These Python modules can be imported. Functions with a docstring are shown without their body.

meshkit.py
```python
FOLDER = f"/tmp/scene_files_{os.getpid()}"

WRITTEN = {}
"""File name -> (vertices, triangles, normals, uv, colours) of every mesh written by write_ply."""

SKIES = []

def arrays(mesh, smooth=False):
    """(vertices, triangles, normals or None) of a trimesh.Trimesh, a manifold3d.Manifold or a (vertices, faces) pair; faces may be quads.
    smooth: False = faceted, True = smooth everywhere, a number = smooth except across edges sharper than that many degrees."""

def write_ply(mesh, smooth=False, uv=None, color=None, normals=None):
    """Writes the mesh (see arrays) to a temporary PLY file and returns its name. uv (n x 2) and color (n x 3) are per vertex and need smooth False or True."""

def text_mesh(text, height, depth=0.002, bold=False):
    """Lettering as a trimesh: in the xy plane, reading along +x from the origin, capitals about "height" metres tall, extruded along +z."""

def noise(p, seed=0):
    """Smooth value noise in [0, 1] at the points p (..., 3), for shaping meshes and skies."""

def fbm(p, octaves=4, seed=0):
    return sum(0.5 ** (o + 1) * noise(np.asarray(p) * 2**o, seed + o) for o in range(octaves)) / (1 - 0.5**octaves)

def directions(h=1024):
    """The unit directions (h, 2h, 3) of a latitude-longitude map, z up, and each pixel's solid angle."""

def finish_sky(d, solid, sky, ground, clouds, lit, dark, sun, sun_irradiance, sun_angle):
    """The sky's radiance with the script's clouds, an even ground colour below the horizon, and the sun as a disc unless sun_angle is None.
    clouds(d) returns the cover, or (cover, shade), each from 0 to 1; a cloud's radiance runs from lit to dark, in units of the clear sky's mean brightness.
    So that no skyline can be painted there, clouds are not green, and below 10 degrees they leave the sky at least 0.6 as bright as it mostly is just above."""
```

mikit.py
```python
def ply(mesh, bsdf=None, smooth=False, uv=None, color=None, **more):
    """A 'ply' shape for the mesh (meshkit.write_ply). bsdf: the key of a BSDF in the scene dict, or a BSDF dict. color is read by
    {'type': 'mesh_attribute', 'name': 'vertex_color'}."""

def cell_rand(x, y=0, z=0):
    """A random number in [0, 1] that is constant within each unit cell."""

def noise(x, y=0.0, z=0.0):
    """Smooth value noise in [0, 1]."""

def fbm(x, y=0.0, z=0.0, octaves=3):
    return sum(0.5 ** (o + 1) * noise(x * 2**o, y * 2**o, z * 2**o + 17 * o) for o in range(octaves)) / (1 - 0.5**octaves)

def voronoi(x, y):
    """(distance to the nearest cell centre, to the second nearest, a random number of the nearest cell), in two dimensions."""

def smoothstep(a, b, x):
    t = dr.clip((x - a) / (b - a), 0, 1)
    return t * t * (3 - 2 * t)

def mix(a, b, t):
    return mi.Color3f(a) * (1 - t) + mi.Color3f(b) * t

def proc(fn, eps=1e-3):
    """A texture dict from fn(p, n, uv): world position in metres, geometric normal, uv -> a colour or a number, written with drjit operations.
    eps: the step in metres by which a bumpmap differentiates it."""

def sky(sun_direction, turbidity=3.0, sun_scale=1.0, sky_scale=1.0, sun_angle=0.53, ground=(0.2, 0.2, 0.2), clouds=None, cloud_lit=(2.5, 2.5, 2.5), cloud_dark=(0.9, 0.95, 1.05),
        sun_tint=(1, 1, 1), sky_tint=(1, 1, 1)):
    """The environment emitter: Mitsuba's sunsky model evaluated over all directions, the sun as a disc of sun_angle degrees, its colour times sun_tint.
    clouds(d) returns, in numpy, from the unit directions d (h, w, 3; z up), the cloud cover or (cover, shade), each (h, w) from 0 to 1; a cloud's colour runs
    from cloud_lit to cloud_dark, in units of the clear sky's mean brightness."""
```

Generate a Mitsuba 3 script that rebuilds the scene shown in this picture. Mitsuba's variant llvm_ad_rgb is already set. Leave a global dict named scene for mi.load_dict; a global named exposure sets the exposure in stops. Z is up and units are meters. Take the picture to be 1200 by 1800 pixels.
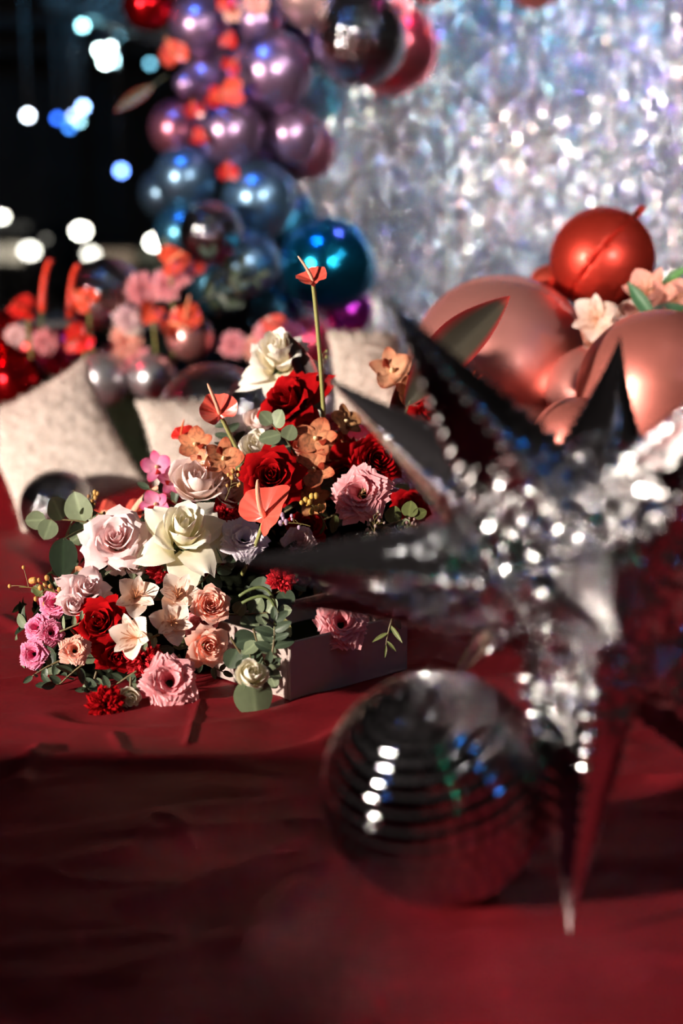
import math
import numpy as np, trimesh, mitsuba as mi, drjit as dr, mikit, meshkit
from mikit import proc, noise, fbm, smoothstep, mix

PI = math.pi
rng = np.random.default_rng(7)
scene, labels = {}, {}
T4 = mi.ScalarTransform4f

# ------------------------------------------------------------------ camera
F, CZ, HORIZON = 2500.0, 0.60, 430.0            # focal length in pixels of the 1200 x 1800 frame, height, horizon row
PITCH = math.atan((900 - HORIZON) / F)
CAM = np.array([0, 0, CZ])
RIGHT = np.array([1.0, 0, 0]); FWD = np.array([0, math.cos(PITCH), -math.sin(PITCH)]); UP = np.array([0, math.sin(PITCH), math.cos(PITCH)])
scene['camera'] = {'type': 'thinlens', 'fov': 2 * math.degrees(math.atan(600 / F)), 'fov_axis': 'x', 'aperture_radius': 0.0145, 'focus_distance': 1.98,
                   'near_clip': 0.05, 'far_clip': 100.0, 'to_world': T4().look_at(origin=CAM.tolist(), target=(CAM + FWD).tolist(), up=[0, 0, 1])}
exposure = 6.0
K = 2.0 ** (3.0 - exposure)                      # every lamp is scaled by this; the exposure undoes it
LAMP = np.array([-3.7, -0.50, 1.00])            # the warm lamp that lights the set from the left
LAMP_R, LAMP_L = 0.11, (500.0, 434.0, 377.0)


def at(px, py, Y):
    """The point seen at a pixel of the photograph, Y metres ahead."""
    d = FWD + RIGHT * (px - 600) / F + UP * (900 - py) / F
    return CAM + d * (Y / d[1])


def size(px, p):
    return px * float(np.dot(np.asarray(p) - CAM, FWD)) / F


def floor_at(px, py, z=0.0):
    d = FWD + RIGHT * (px - 600) / F + UP * (900 - py) / F
    return CAM + d * ((z - CZ) / d[2])


# ------------------------------------------------------------------ helpers
def srgb(r, g, b):
    c = np.array([r, g, b]) / 255.0
    return np.where(c <= 0.04045, c / 12.92, ((c + 0.055) / 1.055) ** 2.4)


count = {}
def numbered(name):
    n = count.get(name, 0); count[name] = n + 1
    return name if n == 0 else f'{name}_{n:03d}'


def thing(name, label, cat, group=None):
    key = numbered(name)
    labels[key] = {'label': label, 'category': cat}
    if group: labels[key]['group'] = group
    return key


def put(key, shape, M=None, kind=None, label=None):
    d = dict(shape)
    if M is not None: d['to_world'] = T4(np.asarray(M, float).tolist())
    scene[key] = d
    if kind or label:
        labels.setdefault(key, {})
        if kind: labels[key]['kind'] = kind
        if label: labels[key]['label'] = label
    return key


def part(parent, name, shape, M=None, **k):
    return put(numbered(parent + '__' + name), shape, M, **k)


def grid_faces(nv, nu, closed=False):
    i, j = np.meshgrid(np.arange(nv - 1), np.arange(nu if closed else nu - 1), indexing='ij')
    j2 = (j + 1) % nu
    return np.stack([i * nu + j, i * nu + j2, (i + 1) * nu + j2, (i + 1) * nu + j], -1).reshape(-1, 4)


def tri(v, f):
    f = np.asarray(f)
    if f.shape[1] == 4: f = np.vstack([f[:, [0, 1, 2]], f[:, [0, 2, 3]]])
    return trimesh.Trimesh(np.asarray(v, float), f, process=False)


def cat(ms):
    return trimesh.util.concatenate(ms)


def tube(pts, rad, sides=8, cap=True):
    p = np.asarray(pts, float); t = np.gradient(p, axis=0); t /= np.linalg.norm(t, axis=1, keepdims=True) + 1e-12
    ref = np.array([0, 0, 1.0]) if abs(t[0][2]) < 0.8 else np.array([1.0, 0, 0])
    a = np.cross(t, ref); a /= np.linalg.norm(a, axis=1, keepdims=True) + 1e-12
    b = np.cross(t, a); ang = np.arange(sides) * 2 * PI / sides
    r = np.broadcast_to(rad, (len(p),))[:, None, None]
    v = p[:, None] + r * (np.cos(ang)[None, :, None] * a[:, None] + np.sin(ang)[None, :, None] * b[:, None])
    m = tri(v.reshape(-1, 3), grid_faces(len(p), sides, True)[:, ::-1])
    if cap:
        n = len(m.vertices); V = np.vstack([m.vertices, p[0], p[-1]])
        k = np.arange(sides); k2 = (k + 1) % sides; o = (len(p) - 1) * sides
        Fc = np.vstack([m.faces, np.stack([k, k2, k * 0 + n], 1), np.stack([o + k2, o + k, k * 0 + n + 1], 1)])
        m = trimesh.Trimesh(V, Fc, process=False)
    m.fix_normals()
    return m


def lathe(prof, n=32):
    prof = np.asarray(prof, float); a = np.arange(n) * 2 * PI / n
    v = np.stack([prof[:, None, 0] * np.cos(a), prof[:, None, 0] * np.sin(a), np.broadcast_to(prof[:, None, 1], (len(prof), n))], -1)
    return tri(v.reshape(-1, 3), grid_faces(len(prof), n, True))


def bez(p0, p1, p2, n=10):
    t = np.linspace(0, 1, n)[:, None]
    return (1 - t) ** 2 * np.asarray(p0, float) + 2 * t * (1 - t) * np.asarray(p1, float) + t ** 2 * np.asarray(p2, float)


def rbox(x, y, z, b=0.004):
    import manifold3d as m3
    pts = []
    for sx in (-1, 1):
        for sy in (-1, 1):
            for sz in (-1, 1):
                c = np.array([sx * (x / 2 - b), sy * (y / 2 - b), sz * (z / 2 - b)])
                for k in range(3):
                    e = np.zeros(3); e[k] = b * (sx, sy, sz)[k]; pts.append(c + e)
    h = m3.Manifold.hull_points(np.array(pts)).to_mesh()
    return trimesh.Trimesh(h.vert_properties[:, :3], h.tri_verts, process=False)


def unit(v):
    v = np.asarray(v, float); return v / (np.linalg.norm(v) + 1e-12)


def frame(axis, spin=0.0, scale=1.0, loc=(0, 0, 0), hint=None):
    """4 x 4 that sends local z to axis, scaled, moved."""
    z = unit(axis); h = np.array([0, 0, 1.0]) if hint is None else unit(hint)
    if abs(np.dot(z, h)) > 0.97: h = np.array([1.0, 0.1, 0])
    x = unit(np.cross(h, z)); y = np.cross(z, x)
    c, s = math.cos(spin), math.sin(spin)
    M = np.eye(4); M[:3, 0] = (x * c + y * s) * scale; M[:3, 1] = (-x * s + y * c) * scale; M[:3, 2] = z * scale; M[:3, 3] = loc
    return M


def facing(p, sx, sy):
    """An axis from screen terms: (0, 0) looks at the camera, (0, 1) up, (1, 0) to the right."""
    b = unit(CAM - np.asarray(p)); r = unit(np.cross(UP, b)); u = np.cross(b, r)
    n2 = min(0.999, sx * sx + sy * sy)
    return unit(r * sx + u * sy + b * math.sqrt(1 - n2))


def C3(c): return {'type': 'rgb', 'value': [float(x) for x in c]}

# The colour of a vertex, kept in its uv so that meshes of one material can be joined by the renderer: u = 4 x palette row + 1 + s, v = t,
# colour = A + s B + t C of that row (the two main directions in which the colours of one mesh vary).
PAL, pal_row, pal_dev = [], {}, {}
def uv_colour(col):
    col = np.asarray(col, float); A = col.mean(0); d = col - A
    if np.abs(d).max() < 1e-5: B, C, s, t = np.zeros(3), np.zeros(3), np.zeros(len(col)), np.zeros(len(col))
    else:
        w = np.linalg.svd(d, full_matrices=False)[2]; s, t = d @ w[0], d @ w[1]
        s0, s1, t0, t1 = s.min(), max(s.max(), s.min() + 1e-6), t.min(), max(t.max(), t.min() + 1e-6)
        A = A + w[0] * s0 + w[1] * t0; B, C = w[0] * (s1 - s0), w[1] * (t1 - t0); s, t = (s - s0) / (s1 - s0), (t - t0) / (t1 - t0)
    k = tuple(np.round(np.concatenate([A, B, C]), 4))
    if k not in pal_row: pal_row[k] = len(PAL); PAL.append(k)
    return np.stack([4.0 * pal_row[k] + 1 + s, t], 1)


def vertex_colour(p, n, uv):
    if not pal_dev: pal_dev['n'] = len(PAL)
    i = mi.UInt32(dr.clip(uv.x * 0.25, 0, pal_dev['n'] - 1)); s = dr.clip(uv.x - 4 * mi.Float(i) - 1, 0, 1); t = dr.clip(uv.y, 0, 1)
    g = lambda k: dr.gather(mi.Float, pal_dev['tab'], i * 9 + k)
    return mi.Color3f(*[dr.clip(g(k) + s * g(3 + k) + t * g(6 + k), 0.0, 0.97) for k in range(3)])


def cply(mesh, bsdf, smooth, color):
    return mikit.ply(mesh, bsdf, smooth, uv=uv_colour(color))
VC = proc(vertex_colour)
def two(b): return {'type': 'twosided', 'bsdf': b}


# ------------------------------------------------------------------ materials
scene['mat_petal'] = {'type': 'principledthin', 'base_color': VC, 'roughness': 0.6, 'diff_trans': 0.36, 'spec_trans': 0.0, 'sheen': 0.25}
scene['mat_leaf'] = two({'type': 'principled', 'base_color': VC, 'roughness': 0.48, 'specular': 0.45})
scene['mat_waxy'] = two({'type': 'principled', 'base_color': VC, 'roughness': 0.25, 'specular': 0.5})
scene['mat_satin'] = two({'type': 'principled', 'base_color': VC, 'metallic': 0.78, 'roughness': 0.42, 'specular': 0.6, 'clearcoat': 0.3, 'clearcoat_gloss': 0.9})
scene['mat_pearl'] = two({'type': 'principled', 'base_color': VC, 'metallic': 0.86, 'roughness': 0.31, 'specular': 0.6, 'clearcoat': 0.6, 'clearcoat_gloss': 0.93})
scene['mat_foil'] = two({'type': 'principled', 'base_color': VC, 'metallic': 0.95, 'roughness': 0.17})
scene['mat_mirror'] = two({'type': 'roughconductor', 'material': 'Al', 'alpha': 0.022, 'distribution': 'beckmann', 'specular_reflectance': C3((0.88, 0.87, 0.88))})
scene['mat_tile'] = two({'type': 'roughconductor', 'material': 'Al', 'alpha': 0.02, 'distribution': 'beckmann', 'specular_reflectance': C3((0.74, 0.74, 0.76))})
scene['mat_fringe'] = two({'type': 'principled', 'base_color': {'type': 'mesh_attribute', 'name': 'vertex_color'}, 'metallic': 0.85, 'roughness': 0.20})
scene['mat_dark'] = two({'type': 'principled', 'base_color': C3((0.012, 0.012, 0.014)), 'roughness': 0.5})
scene['mat_grout'] = two({'type': 'diffuse', 'reflectance': C3((0.012, 0.012, 0.013))})
scene['mat_matte'] = two({'type': 'diffuse', 'reflectance': VC})


def cloth_col(p, n, uv):
    w = 0.88 + 0.24 * fbm(p.x * 260, p.y * 260, p.z * 60, 2)
    s = 0.8 + 0.4 * fbm(p.x * 7, p.y * 9, 0.0, 3)
    return mi.Color3f(0.158, 0.0056, 0.0102) * w * s
scene['mat_cloth'] = two({'type': 'principled', 'base_color': proc(cloth_col), 'roughness': 0.62, 'specular': 0.25, 'sheen': 0.12, 'sheen_tint': 0.9})


def wool_col(p, n, uv):
    k = fbm(p.x * 190, p.y * 190, p.z * 190, 3); g = fbm(p.x * 40, p.y * 40, p.z * 40, 2)
    return mix((0.47, 0.40, 0.35), (0.72, 0.64, 0.58), smoothstep(0.1, 0.75, k * 0.75 + g * 0.25))
scene['mat_wool'] = two({'type': 'principled', 'base_color': proc(wool_col), 'roughness': 0.95, 'specular': 0.1, 'sheen': 0.6})


def wall_col(p, n, uv):
    return mi.Color3f(0.022, 0.022, 0.024) * (0.7 + 0.6 * fbm(p.x * 1.5, p.y * 1.5, p.z * 1.5, 3))
scene['mat_wall'] = two({'type': 'diffuse', 'reflectance': proc(wall_col)})


def vcol(mesh, c, var=0.0):
    n = len(mesh.vertices)
    col = np.tile(np.asarray(c, float), (n, 1))
    if var: col *= 1 + var * (meshkit.noise(np.asarray(mesh.vertices) * 9 + 3)[:, None] - 0.5)
    return col


def solid(mesh, c, bsdf, smooth=True, var=0.0):
    if not isinstance(smooth, bool):               # an angle splits vertices, so split here first
        mesh = trimesh.graph.smooth_shade(mesh, angle=np.radians(smooth), facet_minarea=None); smooth = True
    return cply(mesh, bsdf, smooth, vcol(mesh, c, var))


# ------------------------------------------------------------------ the hall
def slab(name, lo, hi, bsdf='mat_wall', nx=2):
    lo, hi = np.array(lo, float), np.array(hi, float)
    m = trimesh.creation.box(hi - lo); m.apply_translation((lo + hi) / 2)
    put(name, mikit.ply(m, bsdf), kind='structure')
X0, X1, Y0, Y1, ZC = -7.5, 4.5, -5.0, 21.0, 3.1
slab('floor', (X0, Y0, -0.12), (X1, Y1, -0.02))
slab('ceiling', (X0, Y0, ZC), (X1, Y1, ZC + 0.1))
slab('wall_back', (X0, Y1, -0.12), (X1, Y1 + 0.1, ZC + 0.1))
slab('wall_front', (X0, Y0 - 0.1, -0.12), (X1, Y0, ZC + 0.1))
slab('wall_left', (X0 - 0.1, Y0, -0.12), (X0, Y1, ZC + 0.1))
slab('wall_right', (X1, Y0, -0.12), (X1 + 0.1, Y1, ZC + 0.1))
for i, (y, z) in enumerate(((13.5, 2.85), (15.6, 2.85), (17.9, 2.85))):
    slab(f'ceiling__beam_{i:03d}' if i else 'ceiling__beam', (X0, y, z), (X1, y + 0.22, ZC))
    labels.pop(f'ceiling__beam_{i:03d}' if i else 'ceiling__beam', None)


# ------------------------------------------------------------------ lamps
def disc(r, n=24):
    a = np.arange(n) * 2 * PI / n
    v = np.vstack([np.stack([r * np.cos(a), r * np.sin(a), a * 0], 1), [[0, 0, 0]]])
    k = np.arange(n)
    return trimesh.Trimesh(v, np.stack([k, (k + 1) % n, k * 0 + n], 1), process=False)


def stage_light(pos, target, rad, L, label, weight=1.0, hang=None, group=None, name='stage_light'):
    t = thing(name, label, 'stage light', group)
    M = frame(np.asarray(target, float) - pos, 0, 1, pos)
    lens = mikit.ply(disc(rad), {'type': 'diffuse', 'reflectance': C3((0, 0, 0))})
    lens['emitter'] = {'type': 'area', 'radiance': C3(np.array(L) * K), 'sampling_weight': float(weight)}
    part(t, 'lens', lens, M)
    r = rad
    can = lathe([(0, -2.9 * r), (0.75 * r, -2.8 * r), (0.95 * r, -2.3 * r), (1.12 * r, -0.6 * r), (1.2 * r, 0.12 * r), (1.08 * r, 0.12 * r), (1.04 * r, -0.03 * r), (0, -0.06 * r)], 20)
    part(t, 'housing', mikit.ply(can, 'mat_dark', 40), M)
    top = np.array([pos[0], pos[1], hang if hang is not None else 0.0])
    c = (M @ np.array([0, 0, -1.4 * r, 1]))[:3]
    arms = []
    s = 1 if top[2] > c[2] else -1
    xa = M[:3, 0]
    for k in (-1, 1):
        arms.append(tube([c + xa * k * 1.2 * r, c + xa * k * 1.35 * r + [0, 0, s * 1.0 * r], np.array([c[0], c[1], c[2] + s * 2.2 * r]) + xa * k * 0.3 * r], 0.10 * r, 6))
    part(t, 'yoke', mikit.ply(cat(arms), 'mat_dark', 40))
    part(t, 'pole', mikit.ply(tube([[c[0], c[1], c[2] + s * 2.1 * r], [c[0], c[1], top[2]]], 0.02, 8), 'mat_dark', 40))
    return t


stage_light(LAMP, (-0.05, 2.2, 0.4), LAMP_R, LAMP_L, 'large warm lamp on a floor stand at far left, outside the picture', 24.0, 0.0)
# small coloured lamps out of view, placed for bright points in everything that mirrors
for x, y, z, r, L, lab in [(-2.3, 0.1, 2.3, 0.028, (0.4, 4.0, 18.0), 'blue lamp out of view at left, placed for blue glints'), (1.9, -0.3, 1.9, 0.028, (0.4, 4.6, 18.0), 'blue lamp out of view at right, placed for blue glints'),
                           (2.3, 1.2, 2.4, 0.026, (0.4, 4.6, 18.0), 'blue lamp out of view at right above the flowers, placed for blue glints'), (0.35, -1.4, 2.2, 0.022, (0.4, 16.0, 8.0), 'green lamp out of view behind the camera, placed for green glints')]:
    stage_light(np.array([x, y, z]), (0.1, 1.9, 0.3), r, L, lab, 1.5, ZC)
for x, y, where in [(-0.8, -2.2, 'behind the camera at left'), (0.9, -1.8, 'behind the camera at right'), (0.3, 0.4, 'over the near cloth'), (1.6, 1.0, 'right of the star balloon'), (-0.6, 2.2, 'over the flowers'), (0.9, 2.6, 'over the rose balloons'), (0.6, 1.4, 'over the star balloon')]:  # lamps out of view, placed for dots on the mirror balls and star
    t = thing('unseen_downlight', 'small warm lamp out of view under the ceiling, placed for dots on mirroring things, ' + where, 'lamp', 'unseen lamps under the ceiling')
    c = np.array([x, y, ZC - 0.12])
    lens = mikit.ply(disc(0.03), {'type': 'diffuse', 'reflectance': C3((0, 0, 0))}); lens['emitter'] = {'type': 'area', 'radiance': C3(np.array((13, 12.2, 11.3)) * K * (1.0 if where in ('over the near cloth', 'over the star balloon', 'right of the star balloon') else 0.15)), 'sampling_weight': 1.2}
    part(t, 'lens', lens, frame((0, 0, -1), 0, 1, c))
    part(t, 'can', mikit.ply(lathe([(0, 0.13), (0.05, 0.13), (0.05, -0.01), (0.036, -0.01), (0.034, 0.02), (0, 0.02)], 16), 'mat_dark', 40), frame((0, 0, 1), 0, 1, c))


def unseen_wash_light(pos, target, I, cone, label):
    """An unseen stage light with a narrow beam."""
    pos, target = np.array(pos, float), np.array(target, float)
    t = thing('stage_light', label, 'stage light')
    M = frame(target - pos, 0, 1, pos); r = 0.07
    part(t, 'housing', mikit.ply(lathe([(0, -2.9 * r), (0.75 * r, -2.8 * r), (0.95 * r, -2.3 * r), (1.12 * r, -0.6 * r), (1.2 * r, -0.1 * r), (1.08 * r, -0.1 * r), (1.04 * r, -0.2 * r), (0, -0.25 * r)], 20), 'mat_dark', 40), M)
    part(t, 'pole', mikit.ply(tube([pos - M[:3, 2] * 1.5 * r, [pos[0], pos[1], ZC]], 0.02, 8), 'mat_dark', 40))
    scene[t + '_beam'] = {'type': 'spot', 'intensity': C3(np.array(I) * K), 'cutoff_angle': float(cone), 'beam_width': float(cone) * 0.55, 'sampling_weight': 3.0, 'to_world': T4().look_at(origin=(pos + M[:3, 2] * 0.005).tolist(), target=target.tolist(), up=[0.1, 0.2, 0.9])}
unseen_wash_light((1.7, -2.6, 1.55), (0.36, 4.75, 1.12), (14.5, 13.3, 12.4), 10.5, 'white lamp out of view behind the camera, placed to light the fringe curtain')
unseen_wash_light((2.6, 0.3, 2.7), (0.38, 4.75, 0.95), (3.4, 3.2, 3.1), 12.5, 'white lamp out of view at the right, placed to light the fringe curtain')
unseen_wash_light((0.5, 3.3, 2.6), (0.45, 4.8, 1.35), (0.16, 1.5, 2.1), 24, 'cyan wash light out of view, placed to tint the silver fringe curtain')
unseen_wash_light((1.9, 3.0, 2.5), (1.35, 4.8, 1.35), (0.7, 0.35, 2.0), 26, 'violet wash light out of view, placed to tint the right of the curtain')
unseen_wash_light((-0.9, 2.9, 2.6), (-0.15, 4.2, 0.45), (0.1, 0.4, 1.5), 20, 'blue wash light out of view, placed to tint the balloon column')
unseen_wash_light((0.6, 3.9, 2.3), (-0.05, 4.3, 0.15), (1.6, 0.14, 0.6), 13, 'pink wash light out of view, placed to tint the foot of the curtain')
unseen_wash_light((-2.4, 3.2, 2.2), (-1.0, 3.55, 0.3), (1.6, 0.05, 0.15), 15, 'red wash light out of view, placed to light the red balloons')
unseen_wash_light((-2.2, 9.0, 2.6), (-2.4, 13.2, 3.0), (0.5, 2.6, 4.6), 20, 'blue wash light out of view, placed to tint the ceiling beams')

far_lamps = [  # px, py, radius px, Y, colour, radiance, what
    (145, 45, 6, 12.0, (0.35, 0.9, 1.0), 4.0, 'small cyan stage light near the ceiling at upper left'),
    (175, 88, 6, 12.2, (0.75, 1.0, 1.0), 7.0, 'bright cyan white stage light, upper left of the cluster of four'),
    (194, 84, 5, 12.5, (0.75, 1.0, 1.0), 6.0, 'bright cyan white stage light, upper right of the cluster of four'),
    (185, 108, 7, 12.1, (0.8, 1.0, 1.0), 8.0, 'brightest stage light, bottom of the cyan white cluster'),
    (203, 106, 6, 12.6, (0.5, 0.9, 1.0), 4.0, 'dimmer cyan stage light, right of the cluster of four'),
    (208, 63, 5, 12.9, (0.2, 0.6, 0.8), 1.6, 'dim teal stage light above the bright cyan cluster'),
    (264, 112, 5, 13.0, (0.2, 0.6, 0.8), 1.5, 'dim teal stage light between the cyan cluster and the orange flower'),
    (49, 203, 6, 12.0, (0.75, 0.85, 1.0), 5.0, 'white blue stage light alone at the far left'),
    (146, 188, 6, 12.3, (0.3, 0.5, 1.0), 5.0, 'pale blue stage light, topmost of the blue group'),
    (129, 204, 5, 12.0, (0.35, 0.5, 1.0), 3.0, 'lavender blue stage light in the middle of the blue group'),
    (139, 213, 5, 12.6, (0.35, 0.75, 0.85), 2.2, 'grey teal stage light at the right of the blue group'),
    (101, 208, 5, 12.6, (0.03, 0.15, 0.9), 2.6, 'deep blue stage light at the left of the blue group'),
    (122, 224, 5, 12.9, (0.05, 0.25, 0.9), 2.2, 'deep blue stage light at the bottom of the blue group'),
    (213, 300, 7, 12.0, (0.15, 0.3, 1.0), 4.0, 'blue stage light low down, left of the blue balloons'),
]
cut = {}
for px, py, r, Y, c, L, lab in far_lamps:
    p = at(px, py, Y)
    stage_light(p, CAM + np.array([rng.uniform(-.5, .5), 0, 0]), size(r, p), np.array(c) * L * 0.6, lab, 0.02, ZC)


def globe_lamp(px, py, rx, Y, L, label, col=(1.0, 0.95, 0.82), flat=0.75):
    """A lit glass globe on a slim floor stand, far back in the hall."""
    p = at(px, py, Y); r = size(rx, p)
    t = thing('globe_lamp', label, 'lamp', None)
    a = np.linspace(0, PI, 13)
    g = lathe(np.stack([np.maximum(r * np.sin(a), 1e-5), -r * flat * np.cos(a)], 1), 20)
    s = mikit.ply(g, {'type': 'diffuse', 'reflectance': C3((0.5, 0.5, 0.5))}, True)
    s['emitter'] = {'type': 'area', 'radiance': C3(np.array(col) * L * K), 'sampling_weight': 0.02}
    part(t, 'globe', s, frame((0, 0, 1), 0, 1, p))
    part(t, 'stand', mikit.ply(cat([tube([[p[0], p[1], -0.01], [p[0], p[1], p[2] - r * flat]], 0.015, 8), lathe([(0, -0.02), (0.14, -0.02), (0.14, 0.0), (0.02, 0.02), (0, 0.02)], 20).apply_translation([p[0], p[1], 0])]), 'mat_dark', 40))
for px, py, r, Y, L, lab in [
    (142, 406, 13, 14.0, 2.2, 'brightest oval white lamp in the dark hall, above the long orange flowers'),
    (272, 426, 13, 14.5, 2.2, 'bright oval white lamp beside the lowest blue balloon'),
    (160, 447, 12, 15.0, 0.7, 'dimmer cream lamp below the bright oval one'),
    (52, 441, 15, 14.0, 0.9, 'large round cream lamp at the left, beside the pale panel'),
    (34, 456, 13, 16.5, 0.35, 'dull cream lamp partly behind the large round one'),
    (3, 381, 9, 13.0, 1.6, 'white lamp cut by the left edge of the photo'),
    (213, 473, 6, 13.0, 0.5, 'small pale green lamp above the dark mirror ball'),
    (228, 486, 6, 14.6, 0.35, 'small cream lamp just right of the pale green one'),
    (80, 420, 6, 16.0, 0.06, 'faint grey lamp between the two bright white lamps')]:
    globe_lamp(px, py, r, Y, L, lab, (0.55, 1.0, 0.8) if 'green' in lab else (1.0, 0.95, 0.82))


def glow_panel(x0, y0, x1, y1, Y, L, label):
    a, b = at(x0, y1, Y), at(x1, y0, Y)
    t = thing('glow_panel', label, 'light panel')
    w, h = b[0] - a[0], b[2] - a[2]
    f = rbox(w + 0.08, 0.08, h + 0.08, 0.01); f.apply_translation([(a[0] + b[0]) / 2, Y + 0.05, (a[2] + b[2]) / 2])
    part(t, 'frame', mikit.ply(f, 'mat_dark', 30))
    q = rbox(w, 0.03, h, 0.005); q.apply_translation([(a[0] + b[0]) / 2, Y + 0.0, (a[2] + b[2]) / 2])
    s = mikit.ply(q, {'type': 'diffuse', 'reflectance': C3((0.3, 0.3, 0.3))}, False)
    s['emitter'] = {'type': 'area', 'radiance': C3(np.array(L) * K), 'sampling_weight': 0.02}  # the panel itself emits, to give a faint pale patch in the hall
    part(t, 'screen', s)
    part(t, 'leg', mikit.ply(cat([tube([[a[0] + w * k, Y + 0.05, -0.02], [a[0] + w * k, Y + 0.05, a[2]]], 0.03, 8) for k in (0.15, 0.85)]), 'mat_dark', 40))
glow_panel(-20, 428, 38, 462, 16.0, (0.062, 0.054, 0.04), 'pale cream glowing panel at the far left of the dark hall')
glow_panel(158, 440, 236, 468, 17.0, (0.024, 0.017, 0.011), 'dim beige glowing panel behind the dimmer cream lamp')
glow_panel(246, 440, 290, 460, 18.0, (0.012, 0.012, 0.008), 'faint greenish glowing panel below the bright oval lamp')
glow_panel(-30, 394, 50, 402, 17.5, (0.006, 0.006, 0.005), 'very faint grey glowing panel under the lamp at the left edge')


def truss(p0, p1, label):
    t = thing('ceiling_truss', label, 'truss')
    p0, p1 = np.array(p0), np.array(p1); d = unit(p1 - p0); s = unit(np.cross(d, [0, 0, 1])) * 0.15; u = np.array([0, 0, 0.24])
    for o in (s, -s, u):
        part(t, 'chord', solid(tube([p0 + o, p1 + o], 0.04, 8), (0.28, 0.30, 0.32), 'mat_satin', 40))
    n = 9; q = [p0 + (p1 - p0) * k / n for k in range(n + 1)]
    for k in range(n):
        for a, b in ((s, u), (u, -s), (-s, s)):
            part(t, 'strut', solid(tube([q[k] + a, q[k + 1] + b], 0.018, 6), (0.28, 0.30, 0.32), 'mat_satin', 40))
truss(at(110, 5, 12.8), at(330, 78, 11.0), 'metal truss under the ceiling catching blue light at upper left')

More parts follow.
